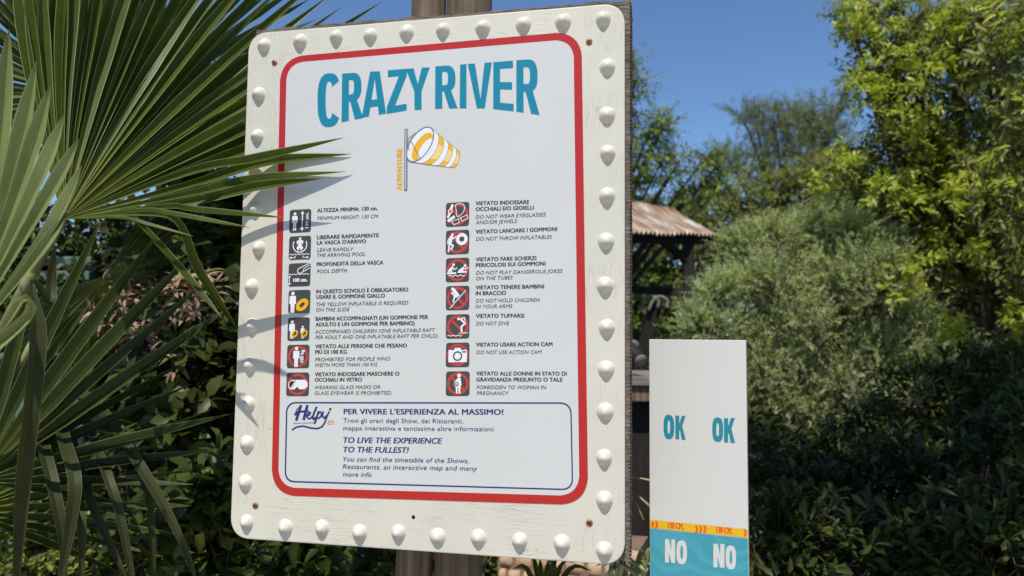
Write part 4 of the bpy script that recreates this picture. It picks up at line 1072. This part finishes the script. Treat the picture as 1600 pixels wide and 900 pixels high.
# ------------------------------------------------------------------ shrubs on the left
def shrub(name, label, cat, base, clusters, mats, shape, n_per, twig, m, L, Wd, r0=0.02, tw_r=0.0025, every=2, group=None, fold=.25, droop=.12, **kw):
    t = plant(name, label, cat, (base[0], base[1], 0), group)
    data = sprays(clusters, n_per, twig, m, L, Wd, **kw)
    foliage('foliage', t, data, shape, mats, fold, droop)
    limbs(t, (base[0], base[1], 0), r0, clusters, MAT['bark'], .35, 'stems')
    if tw_r: twigs_obj('twigs', t, data, tw_r, MAT['bark'], every)
    return t
def ground_of(px, d): p = at(px, 500, d); return (p[0], p[1])
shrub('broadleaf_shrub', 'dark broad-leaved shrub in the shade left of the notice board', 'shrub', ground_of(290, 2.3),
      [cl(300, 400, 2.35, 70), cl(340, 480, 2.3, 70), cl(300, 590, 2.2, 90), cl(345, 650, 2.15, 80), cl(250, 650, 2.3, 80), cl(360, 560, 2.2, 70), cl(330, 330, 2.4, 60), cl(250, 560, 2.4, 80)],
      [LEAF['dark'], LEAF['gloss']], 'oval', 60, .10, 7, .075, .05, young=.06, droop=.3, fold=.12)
shrub('low_shrub', 'low dark filler shrub behind the posts under the notice board', 'shrub', ground_of(720, 3.0),
      [cl(x, y, 2.9, 60) for x in (560, 640, 720, 790) for y in (890, 970)] + [cl(700, 830, 3.0, 60), cl(600, 820, 3.0, 60)], [LEAF['dark'], LEAF['gloss']], 'oval', 60, .12, 8, .06, .03, young=.05, sunny=.1)  # added dark leaves stand for the dark gap and hide sunlit ground
shrub('withered_bush', 'withered brown bush of dry curled leaves between the palm leaves', 'bush', ground_of(265, 2.2),
      [cl(235, 470, 2.25, 34), cl(275, 500, 2.2, 36), cl(215, 440, 2.3, 30), cl(300, 470, 2.15, 24), cl(240, 540, 2.2, 36), cl(190, 500, 2.3, 36), cl(285, 560, 2.15, 26), cl(325, 450, 2.2, 18, .6)], [LEAF['dry'], LEAF['bush']], 'oval', 34, .09, 7, .055, .014, young=.08, droop=.5, tw_r=.002, sunny=.2)
shrub('glossy_shrub', 'glossy paddle-leaved shrub under the lower left corner of the notice board', 'shrub', ground_of(350, 1.8),
      [cl(345, 770, 1.75, 50), cl(300, 800, 1.8, 60), cl(365, 850, 1.7, 55), cl(300, 880, 1.72, 60), cl(250, 860, 1.8, 60), cl(430, 900, 1.72, 50), cl(480, 905, 1.8, 60), cl(390, 800, 1.8, 50), cl(550, 910, 1.85, 60), cl(200, 900, 1.85, 60)],
      [LEAF['gloss'], LEAF['bush']], 'spoon', 24, .09, 7, .072, .034, young=.16, spread=.8, droop=.1)
shrub('small_leaved_bush', 'sunlit yellow-green small-leaved bush at the lower left edge', 'bush', ground_of(40, 2.2),
      [cl(0, 740, 2.15, 50), cl(45, 770, 2.1, 46), cl(20, 830, 2.1, 70), cl(80, 850, 2.15, 60), cl(60, 900, 2.1, 60), cl(150, 880, 2.2, 50)],
      [LEAF['bush'], LEAF['robinia']], 'oval', 70, .08, 8, .028, .016, young=.3)
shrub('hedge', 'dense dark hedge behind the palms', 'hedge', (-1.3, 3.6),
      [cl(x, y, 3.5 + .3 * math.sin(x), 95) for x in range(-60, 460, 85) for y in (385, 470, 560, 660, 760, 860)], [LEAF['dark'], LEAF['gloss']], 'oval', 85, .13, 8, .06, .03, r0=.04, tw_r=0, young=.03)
# ------------------------------------------------------------------ trees and shrubs on the right
def tree(name, label, clusters, base, r0, mats, shape, n_per, twig, m, L, Wd, tw_r=.004, every=2, fork=.45, group=None, fold=.25, droop=.15, ltw=1, **kw):
    t = plant(name, label, 'tree', (base[0], base[1], 0), group)
    limbs(t, (base[0], base[1], 0), r0, clusters, None, fork, 'trunk', ltw)
    data = sprays(clusters, n_per, twig, m, L, Wd, **kw)
    foliage('crown', t, data, shape, mats, fold, droop)
    if tw_r: twigs_obj('twigs', t, data, tw_r, MAT['bark'], every)
    return t
D1 = 4.6
YT = [cl(1345, 22, D1, 26, .5), cl(1330, 42, D1, 12, .25), cl(1372, 42, D1, 26, .5), cl(1420, 30, D1, 34, .7), cl(1390, 85, D1, 30, .6), cl(1440, 95, D1, 48), cl(1360, 145, D1, 18, .3), cl(1352, 118, D1, 12, .2), cl(1395, 135, D1, 24, .5), cl(1425, 160, D1, 40, .8),
      cl(1500, 60, 4.4, 45), cl(1550, 40, 4.2, 55), cl(1590, 90, 4.2, 60), cl(1500, 140, 4.4, 60), cl(1560, 160, 4.3, 60), cl(1470, 215, D1, 60), cl(1405, 215, D1, 40, .8), cl(1545, 245, 4.4, 65), cl(1600, 230, 4.2, 60),
      cl(1375, 250, 4.8, 40), cl(1430, 285, 4.7, 55), cl(1500, 310, 4.6, 60), cl(1575, 325, 4.4, 60), cl(1420, 345, 4.7, 45), cl(1330, 262, 4.9, 26, .5), cl(1460, 385, 4.6, 55), cl(1530, 400, 4.5, 55), cl(1400, 410, 4.7, 40, .7), cl(1590, 410, 4.4, 50), cl(1480, 470, 4.6, 40, .6), cl(1430, 455, 4.7, 36, .5)]
YT += [cl(x, y, 5.3, r) for x, y, r in ((1440, 60, 60), (1500, 20, 60), (1580, 10, 70), (1540, 110, 80), (1610, 140, 70), (1480, 190, 80), (1570, 220, 80), (1430, 240, 60), (1500, 290, 80), (1600, 300, 80), (1560, 370, 80), (1400, 340, 55), (1460, 400, 60), (1360, 390, 45), (1350, 300, 45))]
by = ground_of(1530, 5.0)
yt = tree('yellow_leaved_tree', 'tall tree with bright yellow-green young shoots along the right edge', YT, by, .10, [LEAF['canopy'], LEAF['lime']], 'oval', 58, .20, 10, .055, .024, young=.03, young_top=.05, flat=1.0, droop=.25)
RS = [(1357, 30), (1327, 6), (1327, 40), (1383, 30), (1358, 110), (1352, 137), (1355, 152), (1410, 90), (1440, 120), (1413, 125), (1500, 13), (1493, 28), (1513, 80), (1560, 78), (1467, 100), (1453, 178), (1500, 203), (1483, 227), (1567, 178), (1540, 180), (1580, 213), (1520, 250), (1447, 257), (1483, 277), (1397, 283), (1373, 297), (1307, 247), (1290, 283), (1323, 262),
      (1382, 290), (1442, 308), (1428, 323), (1485, 308), (1495, 283), (1524, 397), (1508, 390), (1463, 380), (1410, 417), (1442, 411), (1392, 436), (1403, 454), (1428, 452), (1435, 472), (1367, 481), (1485, 515), (1499, 522), (1403, 543), (1371, 541), (1595, 525), (1590, 495), (1420, 212), (1400, 180), (1590, 40), (1545, 300), (1585, 300), (1570, 130), (1470, 45)]
rd = sprays(rosettes(RS, 4.25, 14), 46, .10, 8, .046, .02, out=.8, up=.35, young=1.0, sunny=.7, flat=1.0)
nd = sprays([cl(x, y, 3.3, r, w) for x, y, r, w in ((1596, 40, 36, .45), (1570, 100, 30, .25), (1600, 150, 40, .5), (1600, 240, 36, .4), (1580, 300, 26, .2), (1605, 340, 30, .3))], 60, .20, 9, .065, .024, out=.5, up=-.15, young=.32, flat=1.0)
foliage('near_branches', yt, nd, 'oval', [LEAF['canopy'], LEAF['lime']], droop=.3)
twigs_obj('near_twigs', yt, nd, .003, MAT['bark'], 1)
foliage('young_shoots', yt, rd, 'oval', [LEAF['lime'], LEAF['lime']], droop=.3)
tree('dark_filler_tree', 'dark-leaved filler tree standing for the shade below the yellow-leaved tree', [cl(x, y, 5.2, 75) for x, y in ((1620, 380), (1530, 430), (1600, 480), (1490, 520), (1570, 560), (1630, 600), (1440, 430), (1540, 640), (1390, 450), (1430, 520), (1350, 520))],
     ground_of(1600, 5.4), .12, [LEAF['dark'], LEAF['mid']], 'oval', 80, .2, 8, .085, .036, young=.05)  # dark leaves put in for the shade under the yellow-leaved tree
tree('olive_tree', 'broad olive-green tree beyond the grey-green shrub', [cl(x, y, 8.2, r) for x, y, r in ((1120, 345, 36), (1165, 315, 38), (1215, 300, 38), (1265, 290, 36), (1305, 272, 34), (1340, 290, 36), (1180, 365, 40), (1235, 350, 40), (1290, 340, 40), (1345, 345, 40), (1140, 400, 40), (1200, 420, 45), (1270, 410, 45), (1330, 410, 45), (1390, 300, 36), (1380, 380, 40), (1300, 305, 20))],
     ground_of(1260, 8.6), .16, [LEAF['olive'], LEAF['bush']], 'oval', 75, .30, 9, .085, .032, young=.05, young_patch=.35, droop=.3)
tree('feathery_tree', 'feathery grey-green tree standing out against the sky', [cl(x, y, 11.5, r, w) for x, y, r, w in ((1180, 192, 22, .5), (1160, 183, 10, .2), (1210, 190, 26, .7), (1225, 225, 32, 1), (1250, 195, 26, .8), (1275, 185, 24, .6), (1300, 170, 18, .35), (1318, 152, 9, .15), (1290, 215, 30, 1), (1258, 245, 34, 1), (1195, 240, 26, .6), (1310, 250, 28, .8), (1140, 250, 20, .35), (1160, 268, 28, .7), (1205, 285, 30, .8), (1120, 270, 18, .35))],
     ground_of(1250, 12), .15, [LEAF['feather']], 'rhomb', 90, .42, 16, .10, .012, tw_r=.006, every=3, up=.55, spread=.6, fork=.6)
tree('robinia_tree', 'light green tree showing to the right behind the notice board', [cl(x, y, 7.2, r, w) for x, y, r, w in ((985, 108, 20, .45), (992, 130, 14, .3), (985, 170, 18, .3), (990, 215, 18, .35), (1022, 192, 22, .5), (1035, 200, 14, .3), (1020, 222, 12, .25), (995, 255, 26, .8), (1035, 250, 20, .5), (1062, 250, 14, .3), (1045, 275, 18, .35), (1000, 285, 24, .7), (955, 150, 40, 1), (950, 240, 45, 1), (1105, 245, 14, .35), (1118, 262, 16, .4), (1100, 290, 18, .5), (1075, 305, 18, .5), (1120, 300, 22, .6), (940, 320, 40, 1))],
     ground_of(860, 7.6), .09, [LEAF['robinia'], LEAF['lime']], 'oval', 60, .24, 11, .052, .022, flat=1.0, young=.05, droop=.3)
tree('backing_tree', 'dark green tree seen under the rusty roof', [cl(x, y, 9.5, 55) for x, y in ((960, 330), (1010, 370), (1060, 390), (1110, 400), (980, 420), (1040, 440), (1100, 460), (960, 480), (1020, 500), (1080, 520), (900, 420), (1060, 335), (1100, 355))],
     ground_of(900, 10), .14, [LEAF['mid'], LEAF['robinia']], 'oval', 90, .3, 8, .09, .04, young=.55, ltw=4)
# drooping palm skirts among the far trees
PF = plant('fan_palm', 'distant fan palm with drooping straw-tinged leaves among the right-hand trees', 'palm', (*ground_of(1300, 7.4), 0))
gx, gy = ground_of(1300, 7.4)
tubes_obj('trunk', [(np.array([[gx, gy, -.1], [gx, gy, 1.5], [gx, gy, 3.0]]), [.16, .13, .12])], [MAT['bark']], PF, 10)
for hx, hy, a0, a1, L in ((1290, 296, -125, -55, 52), (1325, 298, -120, -50, 48), (1400, 322, -125, -60, 46)):
    fan_px(PF, hx, hy, 7.2, np.linspace(a0 - 25, a1 + 25, 13), L, .024, .05, [MAT['frond_pale']], rows=9, pet=((gx, gy, 3.0), (gx, gy, 3.3)), sp=3.5)

shrub('green_shrub', 'fresh green shrub behind the top of the grey-green shrub', 'shrub', ground_of(1290, 6.2), [cl(x, y, 6.0, r) for x, y, r in ((1230, 365, 26), (1275, 350, 30), (1320, 345, 30), (1360, 365, 30), (1400, 390, 30), (1290, 385, 34), (1345, 400, 34), (1190, 385, 24), (1430, 420, 30))],
      [LEAF['mid'], LEAF['robinia']], 'oval', 70, .16, 9, .05, .022, young=.25, tw_r=.002)
# grey-green shrub in the middle distance
GS = []
for x, y, r in ((1200, 372, 16), (1262, 366, 16), (1150, 390, 18), (1330, 362, 22), (1380, 388, 22), (1168, 410, 30), (1205, 385, 38), (1265, 380, 38), (1320, 395, 36), (1375, 425, 36), (1122, 462, 24), (1088, 512, 18), (1150, 460, 44), (1210, 445, 48), (1275, 440, 48), (1340, 460, 46), (1400, 490, 40), (1120, 520, 42), (1180, 520, 50), (1245, 510, 50), (1310, 520, 50), (1375, 545, 46), (1430, 560, 36), (1205, 580, 50), (1270, 585, 50), (1335, 595, 48), (1395, 610, 42), (1190, 630, 40), (1250, 645, 46), (1310, 650, 42), (1100, 570, 40), (1130, 620, 40), (1450, 600, 34), (1372, 468, 44), (1330, 430, 40), (1420, 520, 40)):
    GS.append(cl(x, y, 4.3 + .12 * math.sin(x * .05) + (y < 420) * .2, r * 1.12))
shrub('grey_leaved_shrub', 'big rounded grey-green shrub with tiny leaves behind the height panel', 'shrub', ground_of(1260, 4.5), GS, [LEAF['grey'], LEAF['feather']], 'rhomb', 170, .17, 18, .025, .0085, r0=.03, tw_r=.0018, every=2, up=.8, out=.4, spread=.7, young=.2)
# dark glossy hedge in the shade at the lower right
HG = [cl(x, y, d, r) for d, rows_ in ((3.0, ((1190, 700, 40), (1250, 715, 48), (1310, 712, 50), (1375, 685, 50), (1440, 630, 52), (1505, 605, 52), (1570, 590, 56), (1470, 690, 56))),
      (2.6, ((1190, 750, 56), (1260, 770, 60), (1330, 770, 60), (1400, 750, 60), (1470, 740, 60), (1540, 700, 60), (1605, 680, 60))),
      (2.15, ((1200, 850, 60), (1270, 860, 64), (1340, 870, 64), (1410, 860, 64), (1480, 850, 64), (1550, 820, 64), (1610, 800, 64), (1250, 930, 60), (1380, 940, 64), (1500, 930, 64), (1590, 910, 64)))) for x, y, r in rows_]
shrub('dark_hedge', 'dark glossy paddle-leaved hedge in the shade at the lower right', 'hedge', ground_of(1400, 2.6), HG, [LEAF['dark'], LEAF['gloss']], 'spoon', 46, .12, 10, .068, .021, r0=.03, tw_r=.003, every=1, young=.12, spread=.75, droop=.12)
# unseen tree added above the picture on the right to shade the hedge
OV = [((x, y, z), np.array([.5, .42, .35]), 1.0) for x, y, z in ((.35, .35, 4.6), (.75, .0, 4.8), (.8, .55, 4.7), (1.2, .2, 4.9), (1.25, .75, 4.8), (1.7, .4, 5.0), (1.8, .9, 5.0), (2.2, .7, 5.1), (2.6, 1.2, 5.1), (2.1, 0.0, 5.2), (2.7, .5, 5.2))]
tree('unseen_shade_tree', 'unseen leafy tree added above the picture to shade the hedge', OV, (3.9, .2), .14, [LEAF['mid'], LEAF['dark']], 'oval', 62, .22, 9, .10, .05, tw_r=0, fork=.75)

# ------------------------------------------------------------------ hut with the rusty roof
A, B, R0, R1 = at(1023, 365.5, 5.6), at(1118, 367, 6.1), at(921, 303, 7.4), at(1016, 309, 7.9)
hb = (A + B + R0 + R1) / 4
HUT = plant('open_hut', 'open wooden hut with a rusty corrugated roof', 'hut', (hb[0], hb[1], 0))
A0, R00 = A - (B - A) * 1.3, R0 - (R1 - R0) * 1.3
nv, nu = 10, 150; V, Fs, UVr = [], [], []
nn = nrm(np.cross(B - A, R0 - A)); nn = nn if nn[2] > 0 else -nn
for i in range(nv):
    v = i / (nv - 1)
    for k in range(nu):
        u = k / (nu - 1); p = (A0 * (1 - u) + B * u) * (1 - v) + (R00 * (1 - u) + R1 * u) * v
        step = 0.012 * (v > .5) + .01 * (int(u * 7) % 2)
        V.append(p + nn * (0.017 * math.sin(u * 2 * math.pi * 34) + step))
for i in range(nv - 1):
    Fs += [(i * nu + k, i * nu + k + 1, (i + 1) * nu + k + 1, (i + 1) * nu + k) for k in range(nu - 1)]
m, t, b = mat('rusty_corrugated_iron')
uvn = node(t, 'ShaderNodeUVMap')
st = noise_tex(t, mapped(t, uvn.outputs[0], (38, 2.2, 1)), 1.0, 5, .6)
pt = noise_tex(t, mapped(t, uvn.outputs[0], (7, 3, 1)), 1.0, 4, .6)
c = ramp(t, math_(t, 'ADD', math_(t, 'MULTIPLY', st, .55), math_(t, 'MULTIPLY', pt, .45)), [(.36, (.17, .08, .045)), (.46, (.30, .185, .11)), (.54, (.44, .35, .26)), (.61, (.60, .59, .57))])
t.links.new(c, b.inputs['Base Color']); b.inputs['Roughness'].default_value = .6; b.inputs['Metallic'].default_value = .15
off = parent_base(HUT); Fa = np.array(Fs); uvv = np.array([(k / (nu - 1), i / (nv - 1)) for i in range(nv) for k in range(nu)])
me = np_mesh('roof', np.array(V) - off, Fa.ravel(), np.arange(len(Fa)) * 4, [m], None, uvv[Fa.ravel()])
ro = link_mesh('roof', me, HUT, True); sm_ = ro.modifiers.new('sheet', 'SOLIDIFY'); sm_.thickness = .004
def beam(name, a, b_, w, h, mt='dark_wood', parent=HUT):
    v, f = bar_data(a, b_, w, h); return bevel_obj(py_obj(name, v, f, [MAT[mt]], parent), .006)
def down(p): q = np.array(p); q[2] = 0; return q
under = np.array([0, 0, -.05])
p1 = at(1075, 385, 6.0); beam('post', np.array([p1[0], p1[1], 0]), np.array([p1[0], p1[1], A[2] + .02]), .085, .085)
p2 = A + (A0 - A) * .35 + (R0 - A) * .03; beam('post', down(p2), p2 + under, .09, .09)
p3 = R1 + (B - R1) * .15; #beam('post', down(p3), p3 + under, .09, .09)
p4 = R00 + (R1 - R00) * .3 + (A - R0) * .05; beam('post', down(p4), p4 + under, .09, .09)
beam('eave_beam', A0 + under + (R0 - A) * .06, B + under + (R1 - B) * .06, .06, .10)
beam('brace', np.array([p1[0], p1[1], p1[2] - .12]), A + (B - A) * .12 + under + (R0 - A) * .06, .05, .06)
beam('rail', at(960, 451, 6.0), p1 + np.array([0, 0, at(1075, 458, 6.0)[2] - p1[2]]), .05, .06)
#beam('lower_rail', at(960, 474, 5.9), at(1035, 470, 5.9), .05, .05)
beam('brace', at(1024, 476, 5.9), at(990, 600, 5.9), .10, .10)
pk = [at(1000, 486, 5.8), at(1008, 468, 5.8), at(1020, 463, 5.8), at(1030, 470, 5.8), at(1028, 482, 5.8)]
for dx in (0, .07):
    q = catmull(np.array(pk) + np.array([dx, 0.02, 0]), 14); tubes_obj('hanging_hose', [(q, np.full(14, .013))], [MAT['plank']], HUT)
# work platform with two round timbers on it
pp = at(1000, 590, 3.1)
PLAT = plant('plank_platform', 'grey plank platform between the notice board and the height panel', 'platform', (pp[0], pp[1] + .3, 0))
zt_ = at(1000, 588, 3.1)[2]
v, f = box_data((pp[0] - .1, pp[1] + .35, zt_ - .02), (.28, 0, 0), (0, .35, 0), (0, 0, .02)); bevel_obj(py_obj('deck', v, f, [MAT['plank']], PLAT), .004)
v, f = box_data((pp[0] - .1, pp[1] + .04, zt_ - .075), (.27, 0, 0), (0, .02, 0), (0, 0, .032)); bevel_obj(py_obj('front_beam', v, f, [MAT['post']], PLAT), .004)
for dx in (-.34, .13):
    for dy in (.06, .62):
        v, f = box_data((pp[0] - .0 + dx, pp[1] + dy, (zt_ - .11) / 2), (.035, 0, 0), (0, .035, 0), (0, 0, (zt_ - .11) / 2)); bevel_obj(py_obj('leg', v, f, [MAT['dark_wood']], PLAT), .004)
v, f = box_data((pp[0] - .1, pp[1] + .12, (zt_ - .12) / 2), (.27, 0, 0), (0, .012, 0), (0, 0, (zt_ - .12) / 2)); py_obj('boarding', v, f, [MAT['dark_wood']], PLAT)
for (a, b_, r, lab) in ((at(1001, 563, 3.1), at(972, 530, 3.25), .028, 'dark round timber with a pale cut end, lower one on the plank platform'), (at(990, 540, 3.2), at(955, 520, 3.4), .026, 'dark round timber with a pale cut end, upper one behind the notice board edge')):
    lo = plant('timber', lab, 'timber', a, 'round timbers on the platform')
    tubes_obj('log', [(np.array([a, (a + b_) / 2, b_]), [r, r, r])], [MAT['dark_wood']], lo, 14)
    dd = nrm(a - b_); tubes_obj('cut_end', [(np.array([a, a + dd * .003, a + dd * .006]), [r * .98, r * .97, r * .9])], [MAT['plank']], lo, 14)

# tan stone wall under the board
wl = at(778, 880, 2.4); wr = at(1000, 893, 2.25); wd = nrm((wr - wl) * [1, 1, 0]); wn = np.array([wd[1], -wd[0], 0])
TW = plant('stone_wall', 'low tan wall of small pillow-shaped stones below the notice board', 'wall', (*((wl + wr) / 2)[:2], 0))
Lw = float(np.linalg.norm((wr - wl)[:2])); ztop = wl[2] + .09; V, Fs = [], []
rowh = .05; z = ztop; ri = 0
def pillow(c, w, h, dpt):
    o = len(V); n = 5
    for iy in range(n):
        for ix in range(n):
            u, v_ = ix / (n - 1) * 2 - 1, iy / (n - 1) * 2 - 1
            k = (1 - abs(u) ** 4) * (1 - abs(v_) ** 4)
            V.append(c + wd * u * w / 2 + np.array([0, 0, v_ * h / 2]) + wn * (dpt * (k ** .5) * (1 + j(.25)) - .004))
    for iy in range(n - 1):
        for ix in range(n - 1): Fs.append((o + iy * n + ix, o + iy * n + ix + 1, o + (iy + 1) * n + ix + 1, o + (iy + 1) * n + ix))
while z > .02 and ri < 26:
    x = -.02 - (.03 if ri % 2 else 0)
    while x < Lw:
        w = .055 + j(.015); cx = max(0, x) ; ex = min(Lw, x + w)
        if ex - cx > .012: pillow(wl * [1, 1, 0] + wd * (cx + ex) / 2 + np.array([0, 0, z - rowh / 2]), ex - cx - .003, rowh - .003, .014)
        x += w
    z -= rowh; ri += 1
MAT['tan'] = plain('tan_stone', (0.52, 0.35, 0.22, 1), .85, 0, .25, 25, .5); MAT['mortar'] = plain('mortar', (.22, .15, .10, 1), .95, 0, .2, 60)
py_obj('stones', V, Fs, [MAT['tan']], TW, smooth=True)
v, f = box_data(wl * [1, 1, 0] + wd * Lw / 2 - wn * .08 + np.array([0, 0, ztop / 2]), wd * Lw / 2, wn * .08, np.array([0, 0, ztop / 2])); py_obj('core', v, f, [MAT['mortar']], TW)

# strap-leaved plants in front of the wall, stalks and pods beside the panel
def strap_plant(name, label, hub, tips, w, mats, base_z=0):
    t = plant(name, label, 'plant', (hub[0], hub[1], 0)); segs = [([hub + (np.array(tp) - hub) * .55 + np.array([0, 0, .05]), np.array(tp)], w * rng.uniform(.8, 1.1), j(.5), 0) for tp in tips]
    frond('leaves', t, hub, segs, nrm(CAM - hub) + np.array([0, 0, .6]), mats, 30, rows=14)
    tubes_obj('stalk', [(np.array([[hub[0], hub[1], 0], hub * [1, 1, .5], hub]), [.012, .010, .008])], [MAT['stem']], t)
    return t
strap_plant('strap_leaved_plant', 'green strap-leaved plant in front of the tan wall', at(850, 960, 1.75), [at(*p) for p in ((820, 860, 1.72), (838, 872, 1.7), (862, 880, 1.66), (880, 868, 1.7), (900, 880, 1.7), (925, 892, 1.68), (800, 890, 1.74), (872, 894, 1.62))], .016, [MAT['frond']])
strap_plant('strap_leaved_plant', 'pale green strap-leaved plant at the lower right corner of the notice board', at(990, 960, 1.44), [at(*p) for p in ((930, 886, 1.45), (955, 880, 1.44), (1006, 862, 1.43), (1016, 876, 1.42), (985, 872, 1.44), (1024, 892, 1.41), (1030, 856, 1.44), (960, 892, 1.40), (945, 900, 1.40), (1010, 888, 1.39))], .013, [MAT['frond_pale']])
SK = plant('withered_stalk_plant', 'straw-coloured bent stalks between the notice board and the height panel', 'plant', (*ground_of(975, 1.5), 0))
sb = np.array([*ground_of(975, 1.5), 0.0])
MAT['straw'] = plain('straw_stalk', (.36, .36, .19, 1), .6, 0, .3, 30)
V, Fs = [], []
for mid, e, r in ((at(985, 728, 1.42), at(1026, 752, 1.42), .005), (at(985, 752, 1.42), at(1022, 796, 1.41), .0055), (at(992, 762, 1.41), at(1006, 812, 1.40), .004), (at(980, 858, 1.42), at(1012, 892, 1.40), .009), (at(972, 866, 1.42), at(1000, 902, 1.39), .009)):
    path = catmull([sb + np.array([j(.03), j(.03), 0]), (sb + mid) / 2 + np.array([-.05, 0, .25]), mid, e], 16); v, f = tube_data(path, np.linspace(r * 1.1, r * .6, 16), 7); o = len(V); V += v; Fs += [tuple(i + o for i in q) for q in f]
py_obj('stalks', V, Fs, [MAT['straw']], SK, smooth=True)

# green slatted bench among the palms, hardly seen
gb = at(92, 408, 3.3)
BEN = plant('garden_bench', 'faded green slatted bench glimpsed between the palm leaves', 'bench', (gb[0], gb[1], 0))
MAT['green_paint'] = plain('faded_green_paint', (.10, .17, .14, 1), .6, 0, .15, 12)
for dz in (0, -.065, -.13):
    v, f = box_data((gb[0], gb[1] + dz * .15, gb[2] + dz), (.15, 0, 0), (0, .012, 0), (0, 0, .02)); bevel_obj(py_obj('slat', v, f, [MAT['green_paint']], BEN), .004)
for dy in (-.12, -.24, -.36):
    v, f = box_data((gb[0], gb[1] + dy, gb[2] - .42), (.15, 0, 0), (0, .045, 0), (0, 0, .012)); bevel_obj(py_obj('slat', v, f, [MAT['green_paint']], BEN), .004)
for dx in (-.12, .12):
    v, f = box_data((gb[0] + dx, gb[1] + .03, gb[2] / 2), (.022, 0, 0), (0, .016, 0), (0, 0, gb[2] / 2)); bevel_obj(py_obj('leg', v, f, [MAT['green_paint']], BEN), .003)
    v, f = box_data((gb[0] + dx, gb[1] - .36, (gb[2] - .44) / 2), (.022, 0, 0), (0, .022, 0), (0, 0, (gb[2] - .44) / 2)); bevel_obj(py_obj('leg', v, f, [MAT['green_paint']], BEN), .003)
# far trees closing the view
for i, (px, d, h) in enumerate(((-250, 15, 3.2), (120, 16, 3.0), (430, 17, 3.4), (700, 16, 3.0), (980, 17, 3.2), (1250, 18, 3.6), (1560, 16, 4.2), (1900, 15, 4.4))):
    gx, gy = ground_of(px, d); C = [((gx + j(1.6), gy + j(.8), z), np.array([1.1, 1.0, .8]), 1.0) for z in np.linspace(.7, h, 6) for _ in (0, 1)]
    tree('far_tree', 'far green tree closing the view behind the garden', C, (gx, gy), .14, [LEAF['mid'], LEAF['olive']], 'rhomb', 90, .4, 8, .26, .14, tw_r=0, group='far trees')
